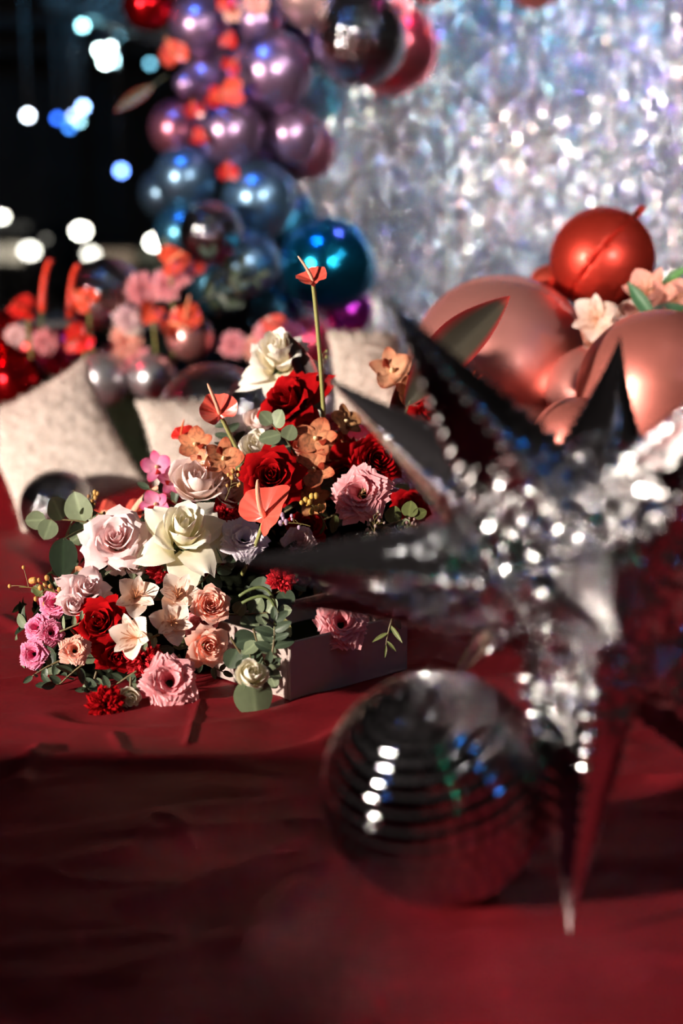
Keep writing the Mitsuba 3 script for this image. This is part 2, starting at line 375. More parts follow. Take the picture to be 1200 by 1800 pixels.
# ------------------------------------------------------------------ red cloth
FOLDS = [  # polylines on the floor given by the pixels they pass, height, width
    ([(-100, 1372), (150, 1345), (300, 1350), (470, 1338), (560, 1318), (640, 1268), (720, 1215), (770, 1168), (800, 1140)], 0.009, 0.018),
    ([(-60, 1215), (60, 1195), (140, 1200)], 0.006, 0.010),
    ([(330, 1315), (350, 1240)], 0.004, 0.004), ([(200, 1300), (225, 1350)], 0.004, 0.005),
    ([(-50, 1420), (30, 1390), (70, 1330)], 0.010, 0.012), ([(240, 1480), (270, 1445), (310, 1450), (340, 1490)], 0.006, 0.010),
    ([(230, 1590), (330, 1570), (430, 1530), (520, 1490)], 0.008, 0.012), ([(420, 1690), (480, 1600), (520, 1560)], 0.007, 0.010),
    ([(-40, 1560), (90, 1530), (220, 1500)], 0.006, 0.014), ([(80, 1760), (240, 1700), (420, 1660)], 0.006, 0.016),
    ([(1040, 1385), (1130, 1375), (1260, 1385)], 0.009, 0.012), ([(900, 1700), (1060, 1690), (1240, 1660)], 0.003, 0.02),
    ([(0, 960), (60, 1000), (90, 1060)], 0.006, 0.02), ([(-60, 1100), (0, 1090), (40, 1110)], 0.006, 0.012)]


def cloth_height(x, y):
    p = np.stack([x * 6, y * 6, x * 0], -1)
    z = 0.010 * (meshkit.fbm(p, 3, 1) - 0.5) + 0.004 * (meshkit.fbm(np.stack([x * 9, y * 30, x * 0], -1), 3, 5) - 0.5)
    cr = meshkit.noise(np.stack([x * 3.1 + y * 5 + 4, y * 11 - x * 3, x * 0], -1), 9)
    z += 0.0035 * np.exp(-((cr - 0.5) / 0.07) ** 2)
    for pts, h, w in FOLDS:
        q = np.array([floor_at(a, b)[:2] for a, b in pts]); best = np.full(x.shape, 9.0)
        for a, b in zip(q[:-1], q[1:]):
            d = b - a; t = np.clip(((x - a[0]) * d[0] + (y - a[1]) * d[1]) / (d @ d), 0, 1)
            best = np.minimum(best, np.hypot(x - a[0] - t * d[0], y - a[1] - t * d[1]))
        z += h * np.exp(-(best / w) ** 2)
    return z + 0.004


def spaced(a, b, c, d, n1, n2, n3):
    return np.concatenate([np.linspace(a, b, n1, endpoint=False), np.linspace(b, c, n2, endpoint=False), np.linspace(c, d, n3)])
cx, cy = spaced(-2.6, -0.75, 0.75, 2.4, 60, 290, 50), spaced(-0.8, 0.95, 2.6, 4.9, 40, 300, 90)
gx, gy = np.meshgrid(cx, cy)
gz = cloth_height(gx, gy)
m = tri(np.stack([gx, gy, gz], -1).reshape(-1, 3), grid_faces(len(cy), len(cx)))
k = thing('floor_cloth', 'dark red cloth with soft creases spread over the floor', 'cloth')
put(k, mikit.ply(m, 'mat_cloth', True))


# low bench out of view at left, placed to shade the near cloth
t = thing('unseen_shade_bench', 'low black padded bench out of view left of the camera, placed to shade the near cloth', 'bench')
bb = rbox(0.75, 1.75, 0.115, 0.02); bb.apply_translation([-0.875, 0.44, 0.1])
part(t, 'seat_cushion', mikit.ply(bb, 'mat_dark', 30))
for sx in (-1.2, -0.55):
    for sy in (-0.3, 1.2):
        part(t, 'leg', mikit.ply(tube([[sx, sy, 0.0], [sx, sy, 0.05]], 0.025, 10), 'mat_dark', 40))

# ------------------------------------------------------------------ fringe curtain
CURT_Y = 4.75
def curtain():
    verts, faces, cols, n = [], [], [], 0
    xl, xr = at(515, 300, CURT_Y)[0], at(1320, 300, CURT_Y)[0]
    ztop, zbot = 2.5, 0.02
    r = np.random.default_rng(3)
    seg = 0.0080; nz = int((ztop - zbot) / seg)
    zs = np.linspace(ztop, zbot, nz + 1)
    tints = np.array([(0.9, 0.9, 0.92), (0.92, 0.88, 0.86), (0.75, 0.85, 0.95), (0.9, 0.72, 0.74), (0.7, 0.72, 0.95), (0.65, 0.9, 0.85), (0.95, 0.6, 0.5)])
    wts = np.array([0.36, 0.26, 0.12, 0.10, 0.08, 0.05, 0.03])
    for layer in range(3):
        x = xl
        while x < xr:
            w = r.uniform(0.0034, 0.0050)
            y = CURT_Y + layer * 0.035 + r.normal(0, 0.007)
            yaw0 = r.normal(-0.05, 0.35); f1, f2, p1, p2 = r.uniform(6, 14), r.uniform(20, 60), r.uniform(0, 6.3), r.uniform(0, 6.3)
            yaw = yaw0 + 0.35 * np.sin(f1 * zs + p1) + 0.3 * np.sin(f2 * zs + p2) + r.normal(0, 0.22, nz + 1)
            sway = 0.006 * np.sin(3 * zs + p1) + 0.002 * np.sin(17 * zs + p2)
            yo = y + 0.006 * np.sin(11 * zs + p2) + r.normal(0, 0.0010, nz + 1)
            c, s = np.cos(yaw) * w / 2, np.sin(yaw) * w / 2
            # every length of the strip is a little facet of its own: vertices not shared
            A = np.stack([x + sway - c, yo - s, zs], -1); B = np.stack([x + sway + c, yo + s, zs], -1)
            q = np.stack([A[:-1], B[:-1], B[1:], A[1:]], 1)
            verts.append(q.reshape(-1, 3))
            base = np.arange(nz) * 4 + n
            faces.append(np.concatenate([np.stack([base, base + 2, base + 1], 1), np.stack([base, base + 3, base + 2], 1)]))
            n += nz * 4
            col = tints[r.choice(len(tints), p=wts)]
            cols.append(np.repeat(np.clip(0.76 * col * r.uniform(0.75, 1.0, (nz, 1)) * (1 + 0.10 * r.normal(size=(nz, 3))), 0.05, 0.97), 4, 0))
            x += r.uniform(0.0055, 0.0090)
    return trimesh.Trimesh(np.vstack(verts), np.vstack(faces), process=False), np.vstack(cols), xl, xr
cm, cc, CXL, CXR = curtain()
t = thing('fringe_curtain', 'silver holographic foil fringe curtain hanging behind the balloons', 'curtain')
part(t, 'fringe', mikit.ply(cm, 'mat_fringe', False, color=cc), kind='stuff')
part(t, 'header_bar', solid(tube([[CXL - 0.05, CURT_Y + 0.03, 2.52], [CXR + 0.05, CURT_Y + 0.03, 2.52]], 0.02, 10), (0.5, 0.5, 0.52), 'mat_satin', 40))
t = thing('backdrop_panel', 'pale grey backdrop panel behind the fringe curtain', 'backdrop')
bp = rbox(CXR - CXL - 0.04, 0.03, 2.5, 0.005); bp.apply_translation([(CXL + CXR) / 2, CURT_Y + 0.16, 1.25])
put(t, solid(bp, (0.30, 0.30, 0.33), 'mat_matte', 30))


# ------------------------------------------------------------------ balloons
def balloon_mesh(n=40, k=44, neck=0.06):
    """Latex balloon of radius 1, its knot at the bottom."""
    a = np.linspace(0, PI, k)
    r = np.sin(a); z = np.cos(a)
    low = np.clip((-z - 0.35) / 0.65, 0, 1)
    z = z - 0.13 * low ** 2; r = r * (1 - 0.06 * low)
    r = np.maximum(r, neck * (a > PI / 2)); r[0] = 1e-4
    return lathe(np.stack([r, z], 1)[::-1], n)
BAL = balloon_mesh()
KNOT = lathe([(0.045, -1.10), (0.07, -1.15), (0.05, -1.19), (0.10, -1.26), (0.09, -1.275), (0.0, -1.2)], 14)
bal_cache = {}


def balloon(px, py, rpx, Y, col, bsdf, label, axis=None, group=None, name='balloon'):
    p = at(px, py, Y); r = size(rpx, p)
    t = thing(name, label, 'balloon', group)
    ck = (tuple(np.round(col, 4)), bsdf)
    if ck not in bal_cache:
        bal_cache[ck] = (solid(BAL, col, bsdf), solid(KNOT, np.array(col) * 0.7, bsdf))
    M = frame(axis if axis is not None else unit(rng.normal(size=3) * 0.5 + [0, -0.5, 0.5]), 0, r, p)
    part(t, 'body', bal_cache[ck][0], M); part(t, 'knot', bal_cache[ck][1], M)
    return t

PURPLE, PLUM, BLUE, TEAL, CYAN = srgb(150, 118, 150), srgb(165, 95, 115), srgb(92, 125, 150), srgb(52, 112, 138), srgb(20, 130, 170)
PINK, ROSE, CORAL, RED, CREAM, SILVER, MAGENTA = srgb(240, 158, 148), srgb(240, 140, 126), srgb(196, 54, 38), srgb(190, 18, 26), srgb(225, 190, 182), srgb(190, 188, 192), srgb(190, 60, 200)

col_bal = [
    (352, 44, 54, 4.25, PURPLE, 'mat_pearl', 'purple chrome balloon, upper left of the column beside the red foil balloon'),
    (455, 36, 46, 4.30, PURPLE, 'mat_pearl', 'purple chrome balloon at the top of the column left of the cream pink balloon'),
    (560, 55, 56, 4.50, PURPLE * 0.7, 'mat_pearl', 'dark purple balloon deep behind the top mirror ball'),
    (478, 126, 70, 4.15, PURPLE, 'mat_pearl', 'largest purple chrome balloon, upper right of the column'),
    (362, 142, 46, 4.30, PURPLE, 'mat_pearl', 'purple chrome balloon left of the largest purple one, behind red blooms'),
    (327, 148, 22, 4.20, PURPLE * 1.1, 'mat_pearl', 'smallest purple balloon at the left edge of the column'),
    (404, 231, 60, 4.12, PURPLE, 'mat_pearl', 'purple chrome balloon in the middle of the column, lowest of the purple front ones'),
    (312, 226, 50, 4.25, PLUM, 'mat_pearl', 'plum red chrome balloon at the left of the column above the blue balloons'),
    (512, 236, 50, 4.22, PURPLE, 'mat_pearl', 'purple chrome balloon at the right of the column beside the curtain'),
    (540, 262, 52, 4.45, PLUM, 'mat_pearl', 'plum pink balloon behind the right purple one, touching the curtain'),
    (425, 130, 60, 4.60, PURPLE * 0.6, 'mat_pearl', 'purple balloon with shade in its colour, deep in the middle of the column'),  # shade deep inside the column is put into the colour
    (450, 290, 55, 4.55, PURPLE * 0.5, 'mat_pearl', 'purple balloon with shade in its colour, deep between purple and blue balloons'),  # colour darkened for the shade between the balloons
    (327, 312, 56, 4.15, BLUE, 'mat_pearl', 'steel blue chrome balloon, topmost blue one at the left of the column'),
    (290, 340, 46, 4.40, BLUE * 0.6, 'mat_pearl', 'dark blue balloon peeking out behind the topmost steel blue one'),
    (455, 348, 66, 4.18, BLUE, 'mat_pearl', 'steel blue chrome balloon above the small mirror ball, at its right'),
    (325, 410, 54, 4.15, TEAL, 'mat_pearl', 'teal chrome balloon left of the small mirror ball in the column'),
    (432, 462, 60, 4.10, BLUE, 'mat_pearl', 'steel blue chrome balloon below the small mirror ball'),
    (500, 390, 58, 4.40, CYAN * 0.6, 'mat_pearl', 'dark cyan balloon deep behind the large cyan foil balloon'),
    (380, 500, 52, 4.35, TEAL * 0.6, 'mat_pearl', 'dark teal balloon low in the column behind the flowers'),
    (575, 466, 84, 4.00, CYAN, 'mat_foil', 'large glossy cyan foil balloon at the foot of the column'),
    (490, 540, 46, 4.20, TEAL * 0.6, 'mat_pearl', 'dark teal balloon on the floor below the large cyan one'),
    (612, 545, 44, 4.05, MAGENTA, 'mat_foil', 'magenta foil balloon tucked under the large cyan balloon'),
    (540, 600, 44, 4.1, srgb(235, 80, 110), 'mat_pearl', 'hot pink balloon on the floor below the cyan balloon'),
    (262, 8, 46, 4.25, RED, 'mat_foil', 'red foil balloon at the top left of the column'),
    (538, -12, 54, 4.10, CREAM, 'mat_pearl', 'cream pink balloon cut by the top edge above the column'),
    (694, 86, 76, 4.32, srgb(240, 120, 130), 'mat_foil', 'shiny pink foil balloon behind the top mirror ball'),
    (610, 5, 42, 4.3, ROSE, 'mat_pearl', 'rose balloon at the top edge above the mirror ball'),
    (745, -38, 44, 4.4, ROSE, 'mat_pearl', 'rose balloon mostly beyond the top edge, left of two over the curtain'),
    (940, -36, 50, 4.4, ROSE, 'mat_pearl', 'rose balloon mostly beyond the top edge, right of two over the curtain'),
    (2, 585, 38, 3.5, RED, 'mat_foil', 'red foil balloon cut by the left edge of the photo'),
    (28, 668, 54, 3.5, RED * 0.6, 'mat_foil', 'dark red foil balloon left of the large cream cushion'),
    (118, 622, 48, 3.7, srgb(150, 20, 70), 'mat_pearl', 'dark magenta balloon above the large cream cushion'),
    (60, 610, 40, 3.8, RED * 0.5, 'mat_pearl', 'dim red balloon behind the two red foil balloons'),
    (182, 665, 50, 3.45, SILVER, 'mat_pearl', 'silver grey balloon right behind the top of the large cream cushion'),
    (268, 664, 42, 3.40, SILVER, 'mat_pearl', 'silver balloon left of the large dark mirror ball'),
    (334, 592, 42, 3.45, srgb(215, 150, 145), 'mat_pearl', 'rosy silver balloon under the orange flowers, above the large mirror ball'),
]
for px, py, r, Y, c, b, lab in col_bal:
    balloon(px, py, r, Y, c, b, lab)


def foil_ball(px, py, rpx, Y, col, bsdf, label, seam_n, seam2=None, depth=0.05, tail=None, squash=1.0):
    """A foil sphere with puckered seams along great circles."""
    p = at(px, py, Y); r = size(rpx, p)
    m = trimesh.creation.icosphere(subdivisions=6); v = m.vertices.copy()
    rad = np.ones(len(v))
    for sn in [seam_n] + ([seam2] if seam2 is not None else []):
        n = unit(sn); e = unit(np.cross(n, [0.3, 0.2, 0.9])); g = np.cross(n, e)
        d = v @ n; ang = np.arctan2(v @ g, v @ e)
        pk = meshkit.noise(np.stack([ang * 16, d * 0, d * 0], -1), 3)
        rad -= depth * (0.45 + 0.9 * pk) * np.exp(-(np.abs(d) / 0.020) ** 1.4)
        rad -= depth * 0.45 * np.clip(np.sin(ang * 38 + 6 * pk), 0, 1) ** 2 * pk * np.exp(-(np.abs(d) / 0.075) ** 1.4)
    v *= rad[:, None]
    m.vertices = v
    t = thing('foil_balloon', label, 'balloon')
    M = np.diag([r, r, r, 1.0]); M[:3, 3] = p
    part(t, 'body', solid(m, col, bsdf), M)
    if tail is not None:
        d = unit(tail); q = p + d * r * 0.98
        tb = rbox(0.020, 0.003, 0.045, 0.001)
        part(t, 'tail', solid(tb, col, bsdf, 30), frame(d, 0.4, 1, q + d * 0.008))
    return t


def cam_axis(p, a, b):       # a direction in the picture plane, plus depth toward the camera b
    bdir = unit(CAM - np.asarray(p)); return unit(RIGHT * a[0] + UP * a[1] + bdir * b)
pp = at(880, 645, 2.70)
foil_ball(880, 648, 163, 2.70, PINK, 'mat_satin', 'largest rose pink satin balloon, left of the pink group', cam_axis(pp, (-0.20, -0.33), 0.92), None, 0.06)
pp = at(1058, 456, 2.75)
foil_ball(1058, 456, 91, 2.75, CORAL, 'mat_satin', 'coral red round foil balloon with a puckered seam, topmost of the right group', cam_axis(pp, (0.76, -0.60), 0.16), None, 0.095, tail=cam_axis(pp, (0.6, 0.78), 0.05))
foil_ball(968, 505, 40, 2.84, srgb(230, 90, 70), 'mat_satin', 'small coral balloon mostly hidden between the largest pink and the coral red one', cam_axis(pp, (0.3, 0.9), 0.1), None, 0.03)
balloon(1158, 690, 145, 2.33, ROSE, 'mat_satin', 'large rose satin balloon at the right edge behind the star balloon', axis=(0.2, 0.6, 0.9))
balloon(1044, 692, 86, 2.53, PINK, 'mat_satin', 'mid sized pink satin balloon squeezed between the two large ones', axis=(0.1, 0.5, 0.9))
balloon(1012, 778, 80, 2.23, ROSE, 'mat_satin', 'small rose satin balloon low behind the star spike that points up', axis=(0.1, 0.4, 1))
balloon(1180, 850, 90, 2.45, PINK, 'mat_satin', 'pink satin balloon on the cloth below the large right one', axis=(0.1, 0.4, 1))


# ------------------------------------------------------------------ mirror balls
def mirror_ball(px, py, rpx, Y, pole, tile, label, singles=True, P=None, round_=0.16):
    p = at(px, py, Y) if P is None else np.asarray(P, float); r = size(rpx, p)
    t = thing('mirror_ball', label, 'mirror ball')
    M = frame(pole, 0.3, r, p)
    a = np.linspace(0, PI, 40)
    part(t, 'core', mikit.ply(lathe(np.stack([np.maximum(np.sin(a), 1e-4), -np.cos(a)], 1) * 0.985, 48), 'mat_grout', True), M)
    g = tile / r; rr = np.random.default_rng(int(px + py))
    rows = int(PI / g); quads = []
    for i in range(rows):
        la = -PI / 2 + (i + 0.5) * PI / rows; n = max(4, int(2 * PI * math.cos(la) / g))
        for j in range(n):
            lo = 2 * PI * (j + 0.5 * (i % 2)) / n
            nrm = np.array([math.cos(la) * math.cos(lo), math.cos(la) * math.sin(lo), math.sin(la)])
            e = np.array([-math.sin(lo), math.cos(lo), 0]); u = np.cross(nrm, e)
            tilt = rr.normal(0, 0.02, 2); n2 = unit(nrm + e * tilt[0] + u * tilt[1])
            e2 = unit(e - n2 * (e @ n2)); u2 = np.cross(n2, e2)
            hw, hh = 0.43 * 2 * PI * math.cos(la) / n, 0.41 * PI / rows
            hw = min(hw, 0.43 * g)
            gu, gv = np.meshgrid(np.linspace(-1, 1, 4), np.linspace(-1, 1, 7))
            bow = (0.26 if P is not None else round_) * hh * (1 - gv ** 2) + ((0.0 if P is not None else round_ * hw) + 0.5 * hw * hw) * (1 - gu ** 2)
            q = nrm + e2 * (gu * hw)[..., None] + u2 * (gv * hh)[..., None] + n2 * bow[..., None]
            quads.append((nrm, q.reshape(-1, 3)))
    tf = grid_faces(7, 4)
    def tile_mesh(Q):
        return tri(np.vstack([q for _, q in Q]), np.vstack([tf + 28 * k for k in range(len(Q))]))
    rest = quads
    if singles:
        cd = unit(CAM - p); R3 = M[:3, :3] / r
        order = sorted(range(len(quads)), key=lambda k: -(R3 @ quads[k][0]) @ cd)[:300]
        for k in order: part(t, 'mirror_tile', mikit.ply(tile_mesh([quads[k]]), 'mat_tile', True), M)
        s = set(order); rest = [q for k, q in enumerate(quads) if k not in s]
    if rest: part(t, 'mirror_tiles', mikit.ply(tile_mesh(rest), 'mat_tile', True), M, kind='stuff')
    return p, r

BALL = at(768, 1393, 1.245)
BALL_R = size(200, BALL)
mirror_ball(768, 1393, 200, 1.245, facing(BALL, -0.165, 0.725), 0.0155, 'largest mirror ball, resting on the red cloth under the star balloon', True, [BALL[0], BALL[1], BALL_R + 0.002])
mirror_ball(102, 892, 66, 2.85, (0.1, -0.3, 1), 0.010, 'small mirror ball on the cloth before the large cream cushion', False)
mirror_ball(376, 738, 98, 3.20, (0.5, 0.2, 0.8), 0.015, 'large dark mirror ball behind the second cream cushion', False)
mirror_ball(370, 410, 55, 3.98, (0.1, -0.4, 1), 0.024, 'small mirror ball set among the blue balloons of the column', True)
mirror_ball(632, 66, 82, 4.02, (0.1, -0.4, 1), 0.026, 'mirror ball high up beside the curtain at the top of the column', True)
mirror_ball(186, 520, 66, 3.60, (0.2, -0.3, 1), 0.022, 'dark mirror ball among the pink and orange flowers at left', True)
mirror_ball(455, 720, 60, 2.98, (0.3, -0.3, 1), 0.014, 'mirror ball half hidden behind the upper white and red roses', False)


# ------------------------------------------------------------------ star balloon
def spike_mesh(L, R, seed, wr=1.0, nt=150, na=64):
    """A foil spike along +z: a soft four-sided cone with puckered seams that crumple near the root."""
    t = np.linspace(0, 1, nt)[:, None]; a = np.arange(na)[None] * 2 * PI / na
    prof = R * ((1 - t) ** 0.95) * (0.80 + 0.42 * np.sin(PI * np.clip(t * 1.05, 0, 1)) ** 1.0 * (1 - 0.55 * t)) + 0.0015 * (1 - t)
    root = np.clip(t / 0.10, 0, 1); prof = prof * (0.72 + 0.28 * root)
    seam = np.abs(((a / (PI / 2) + 0.5) % 1) - 0.5) * 2            # 1 on the four seams, 0 mid panel
    shape = 1 / np.maximum(np.abs(np.cos(((a + PI / 4) % (PI / 2)) - PI / 4)), 0.2)
    sq = 0.75; r = prof * ((1 - sq) + sq * shape * 0.84)
    S = np.broadcast_to(seam, r.shape) ** 6; fall = np.exp(-((t / 0.31) ** 3.0))
    Tt = np.broadcast_to(t, r.shape); A = np.broadcast_to(a, r.shape)
    P = np.stack([np.cos(A) * 2.6, np.sin(A) * 2.6, Tt * L / 0.011], -1)
    n1 = meshkit.noise(P + seed * 7.1, seed) - 0.5
    n2 = meshkit.noise(P * np.array([1.6, 1.6, 0.5]) + 31 + seed, seed + 3) - 0.5
    n3 = meshkit.noise(P * np.array([2.4, 2.4, 2.0]) + 11 + seed, seed + 5) - 0.5
    pucker = np.sin(Tt * L / 0.0075 * PI + 3 * n2)
    d = wr * R * (S * (0.006 + 0.035 * np.exp(-(t / 0.62) ** 6) + 0.14 * fall) * pucker + fall * (0.22 * n1 + 0.32 * n2 + 0.34 * n3) + 0.0015 * n1)
    d = d * np.clip((1 - Tt) * 6, 0, 1)
    r = np.maximum(r + d, 0.0004)
    v = np.stack([r * np.cos(A), r * np.sin(A), Tt * L], -1)
    m = tri(v.reshape(-1, 3), grid_faces(nt, na, True))
    return m


SC = at(1032, 1012, 1.25)
tips = [(660, 498, 1.20, 1.0), (568, 660, 1.42, 1.0), (1090, 590, 1.50, 1.0), (1420, 540, 1.02, 1.05), (395, 985, 1.19, 1.0), (498, 1066, 1.44, 0.85), (778, 1215, 1.52, 0.9),
        (1000, 1645, None, 1.0), (1300, 1400, 1.33, 1.0), (1440, 1010, 1.16, 1.0), (1085, 1130, 0.98, 0.9), (1000, 930, 1.56, 0.9), (1400, 830, 1.42, 1.0), (880, 860, 1.53, 0.8), (1180, 1210, 1.50, 0.9)]
t = thing('star_balloon', 'large silver foil starburst balloon with long spikes standing on the cloth', 'balloon')
core = trimesh.creation.icosphere(subdivisions=5)
cv = core.vertices * (1 + 0.22 * (meshkit.noise(core.vertices * 4 + 5) - 0.5) + 0.20 * (meshkit.noise(core.vertices * 9 + 1) - 0.5) + 0.08 * (meshkit.noise(core.vertices * 22) - 0.5))[:, None]
core.vertices = cv * 0.070
part(t, 'centre', mikit.ply(core, 'mat_mirror', True), frame((0, 0, 1), 0, 1, SC))
for i, (px, py, Y, w) in enumerate(tips):
    q = floor_at(px, py, 0.012) if Y is None else at(px, py, Y)
    d = q - SC; L = np.linalg.norm(d)
    M = frame(d, {0: 0.85, 7: 0.5}.get(i, 0.35 + 0.4 * (i % 3)), 1, SC + unit(d) * 0.035)
    part(t, 'spike', mikit.ply(spike_mesh(L - 0.035, 0.054 * w, i + 1), 'mat_mirror', True), M)


# ------------------------------------------------------------------ cushions
def cushion(corners, thick, label, bulge_dir, n=70):
    c = np.asarray(corners, float)          # bottom, right, top, left
    s = np.linspace(0, 1, n); U, V = np.meshgrid(s, s)
    def bil(U, V): return ((1 - U) * (1 - V))[..., None] * c[0] + (U * (1 - V))[..., None] * c[1] + (U * V)[..., None] * c[2] + ((1 - U) * V)[..., None] * c[3]
    e = (np.clip(4 * U * (1 - U), 0, 1) * np.clip(4 * V * (1 - V), 0, 1)) ** 0.42
    # edges pulled in between the corners
    pin = 0.055
    U2 = U + pin * (0.5 - U) * 2 * np.clip(4 * V * (1 - V), 0, 1) * np.abs(2 * U - 1); V2 = V + pin * (0.5 - V) * 2 * np.clip(4 * U * (1 - U), 0, 1) * np.abs(2 * V - 1)
    P = bil(U2, V2)
    nrm = unit(np.cross(c[1] - c[3], c[2] - c[0]));  nrm = nrm if nrm @ bulge_dir > 0 else -nrm
    fz = 0.008 * (meshkit.fbm(P * 60, 3, 2) - 0.5) + 0.004 * (meshkit.noise(P * 260) - 0.5)
    f, b = P + (nrm * (thick / 2 * e + fz * np.minimum(1, e * 3))[..., None]), P - nrm * (thick / 2 * e)[..., None]
    mf, mb = tri(f.reshape(-1, 3), grid_faces(n, n)), tri(b.reshape(-1, 3), grid_faces(n, n)[:, ::-1])
    m = cat([mf, mb]); m.merge_vertices(); m.fix_normals()
    t = thing('cushion', label, 'cushion')
    part(t, 'cover', mikit.ply(m, 'mat_wool', True))
    r = np.random.default_rng(int(abs(c[0][0]) * 1000)); vs = m.vertices[r.integers(0, len(m.vertices), 5000)]; pts = []
    ns = m.vertex_normals[r.integers(0, 1, 1)]
    idx = r.integers(0, len(m.vertices), 6000); V0 = m.vertices[idx]; N0 = m.vertex_normals[idx]
    side = unit(np.array([0.3, 0.1, -0.8])); w = np.cross(N0, side); w /= np.linalg.norm(w, axis=1, keepdims=True) + 1e-9
    tipv = V0 + N0 * r.uniform(0.004, 0.009, (len(idx), 1)) + r.normal(0, 0.003, (len(idx), 3))
    V = np.stack([V0 - w * 0.0015, V0 + w * 0.0015, tipv], 1).reshape(-1, 3)
    part(t, 'pile', mikit.ply(trimesh.Trimesh(V, np.arange(len(V)).reshape(-1, 3), process=False), 'mat_wool', False), kind='stuff')
cushion([at(42, 946, 2.93), at(262, 852, 2.98), at(152, 628, 3.18), at(-50, 742, 3.08)], 0.11, 'large cream fluffy cushion standing on its corner at left', np.array([0, -1, 0.3]))
cushion([at(275, 862, 2.90), at(430, 868, 2.86), at(412, 702, 3.02), at(236, 704, 3.05)], 0.09, 'smaller cream fluffy cushion before the large dark mirror ball', np.array([0, -1, 0.3]))
cushion([at(590, 740, 2.85), at(720, 735, 2.80), at(700, 588, 2.95), at(575, 585, 3.0)], 0.10, 'cream white cushion behind the orange orchids and the star balloon', np.array([0, -1, 0.3]))

# ------------------------------------------------------------------ the box
def box_thing():
    A, B = floor_at(510, 1243), floor_at(716, 1184)
    A[2] = B[2] = 0.006
    top = at(511, 1130, A[1])[2]
    d = unit((B - A) * [1, 1, 0]); n = np.array([-d[1], d[0], 0]); w = np.linalg.norm(B - A); dep = 0.17; h = top - 0.006; th = 0.005
    t = thing('cardboard_box', 'pale cardboard box under the flowers beside the mirror ball', 'box')
    M = np.eye(4); M[:3, 0] = d; M[:3, 1] = n; M[:3, 2] = [0, 0, 1]; M[:3, 3] = A
    def wallp(name, lo, hi):
        lo, hi = np.array(lo), np.array(hi); b = rbox(*(hi - lo), 0.0012); b.apply_translation((lo + hi) / 2)
        part(t, name, solid(b, (0.42, 0.34, 0.31), 'mat_matte', 30), M)
    wallp('side_panel', (0, 0, 0), (w, th, h)); wallp('side_panel', (0, dep - th, 0), (w, dep, h))
    wallp('end_panel', (0, th, 0), (th, dep - th, h)); wallp('end_panel', (w - th, th, 0), (w, dep - th, h))
    wallp('base_panel', (th, th, 0), (w - th, dep - th, th))
    b = rbox(w - 2 * th, dep - 2 * th, h * 0.55, 0.003); b.apply_translation((w / 2, dep / 2, th + h * 0.275)); part(t, 'foam', solid(b, srgb(30, 36, 22), 'mat_matte', 30), M)
    return A, d, n, w, dep, h
BOX = box_thing()


# ------------------------------------------------------------------ flowers
def patch(fn, nu, nv):
    u, v = np.meshgrid(np.linspace(-1, 1, nu), np.linspace(0, 1, nv))
    return fn(u, v), grid_faces(nv, nu), u, v


def cup_petal(phi, ha, r0, r1, h, curl, point=0.0, wave=0.0, freq=3.0, z0=0.0, bulge=0.12, skew=0.10, seed=0, nu=11, nv=10):
    def fn(u, v):
        s = np.clip((v - 0.55) / 0.45, 0, 1)
        wid = (0.40 + 0.60 * np.sin(PI / 2 * np.clip(v / 0.6, 0, 1))) * ((1 - point) * np.sqrt(1 - 0.90 * s ** 2.2) + point * (1 - 0.97 * s ** 1.2))
        rad = r0 + (r1 - r0) * v ** 1.15 + bulge * np.sin(PI * v) * r1
        rad = rad * (1 + skew * u)
        ph = seed * 1.7
        rad = rad + curl * s ** 2 + 0.30 * curl * np.abs(u) ** 3 * v
        z = z0 + h * v - 0.55 * curl * s ** 2.2 - 0.12 * h * np.abs(u) ** 2.5 * s
        if wave:
            wv = np.sin(freq * PI * u + ph) * 0.6 + np.sin(freq * 2.3 * PI * u + 2 * ph) * 0.4
            rad = rad + wave * v ** 2 * wv; z = z + 0.5 * wave * v ** 3 * np.cos(freq * 1.6 * PI * u + ph)
        else:
            rad = rad + 0.03 * r1 * v ** 2 * np.sin(3 * u + ph); z = z + 0.02 * v ** 3 * np.sin(4 * u + 2 * ph)
        a = phi + u * ha * wid
        return np.stack([rad * np.cos(a), rad * np.sin(a), z], -1)
    P, f, u, v = patch(fn, nu, nv)
    return tri(P.reshape(-1, 3), f), u.ravel(), v.ravel()


def petal_col(u, v, base, tip, edge=None, seed=0, streak=0.04):
    t = np.clip(v, 0, 1)[:, None] ** 1.0
    c = np.asarray(base) * (1 - t) + np.asarray(tip) * t
    if edge is not None:
        e = np.clip((np.maximum(np.abs(u) * 0.9, v) - 0.78) / 0.22, 0, 1)[:, None] ** 1.5; c = c * (1 - e) + np.asarray(edge) * e
    s = 1 + streak * np.sin(u * 23 + seed)[:, None] * (1 - t * 0.5)
    return np.clip(c * s, 0.002, 0.95)


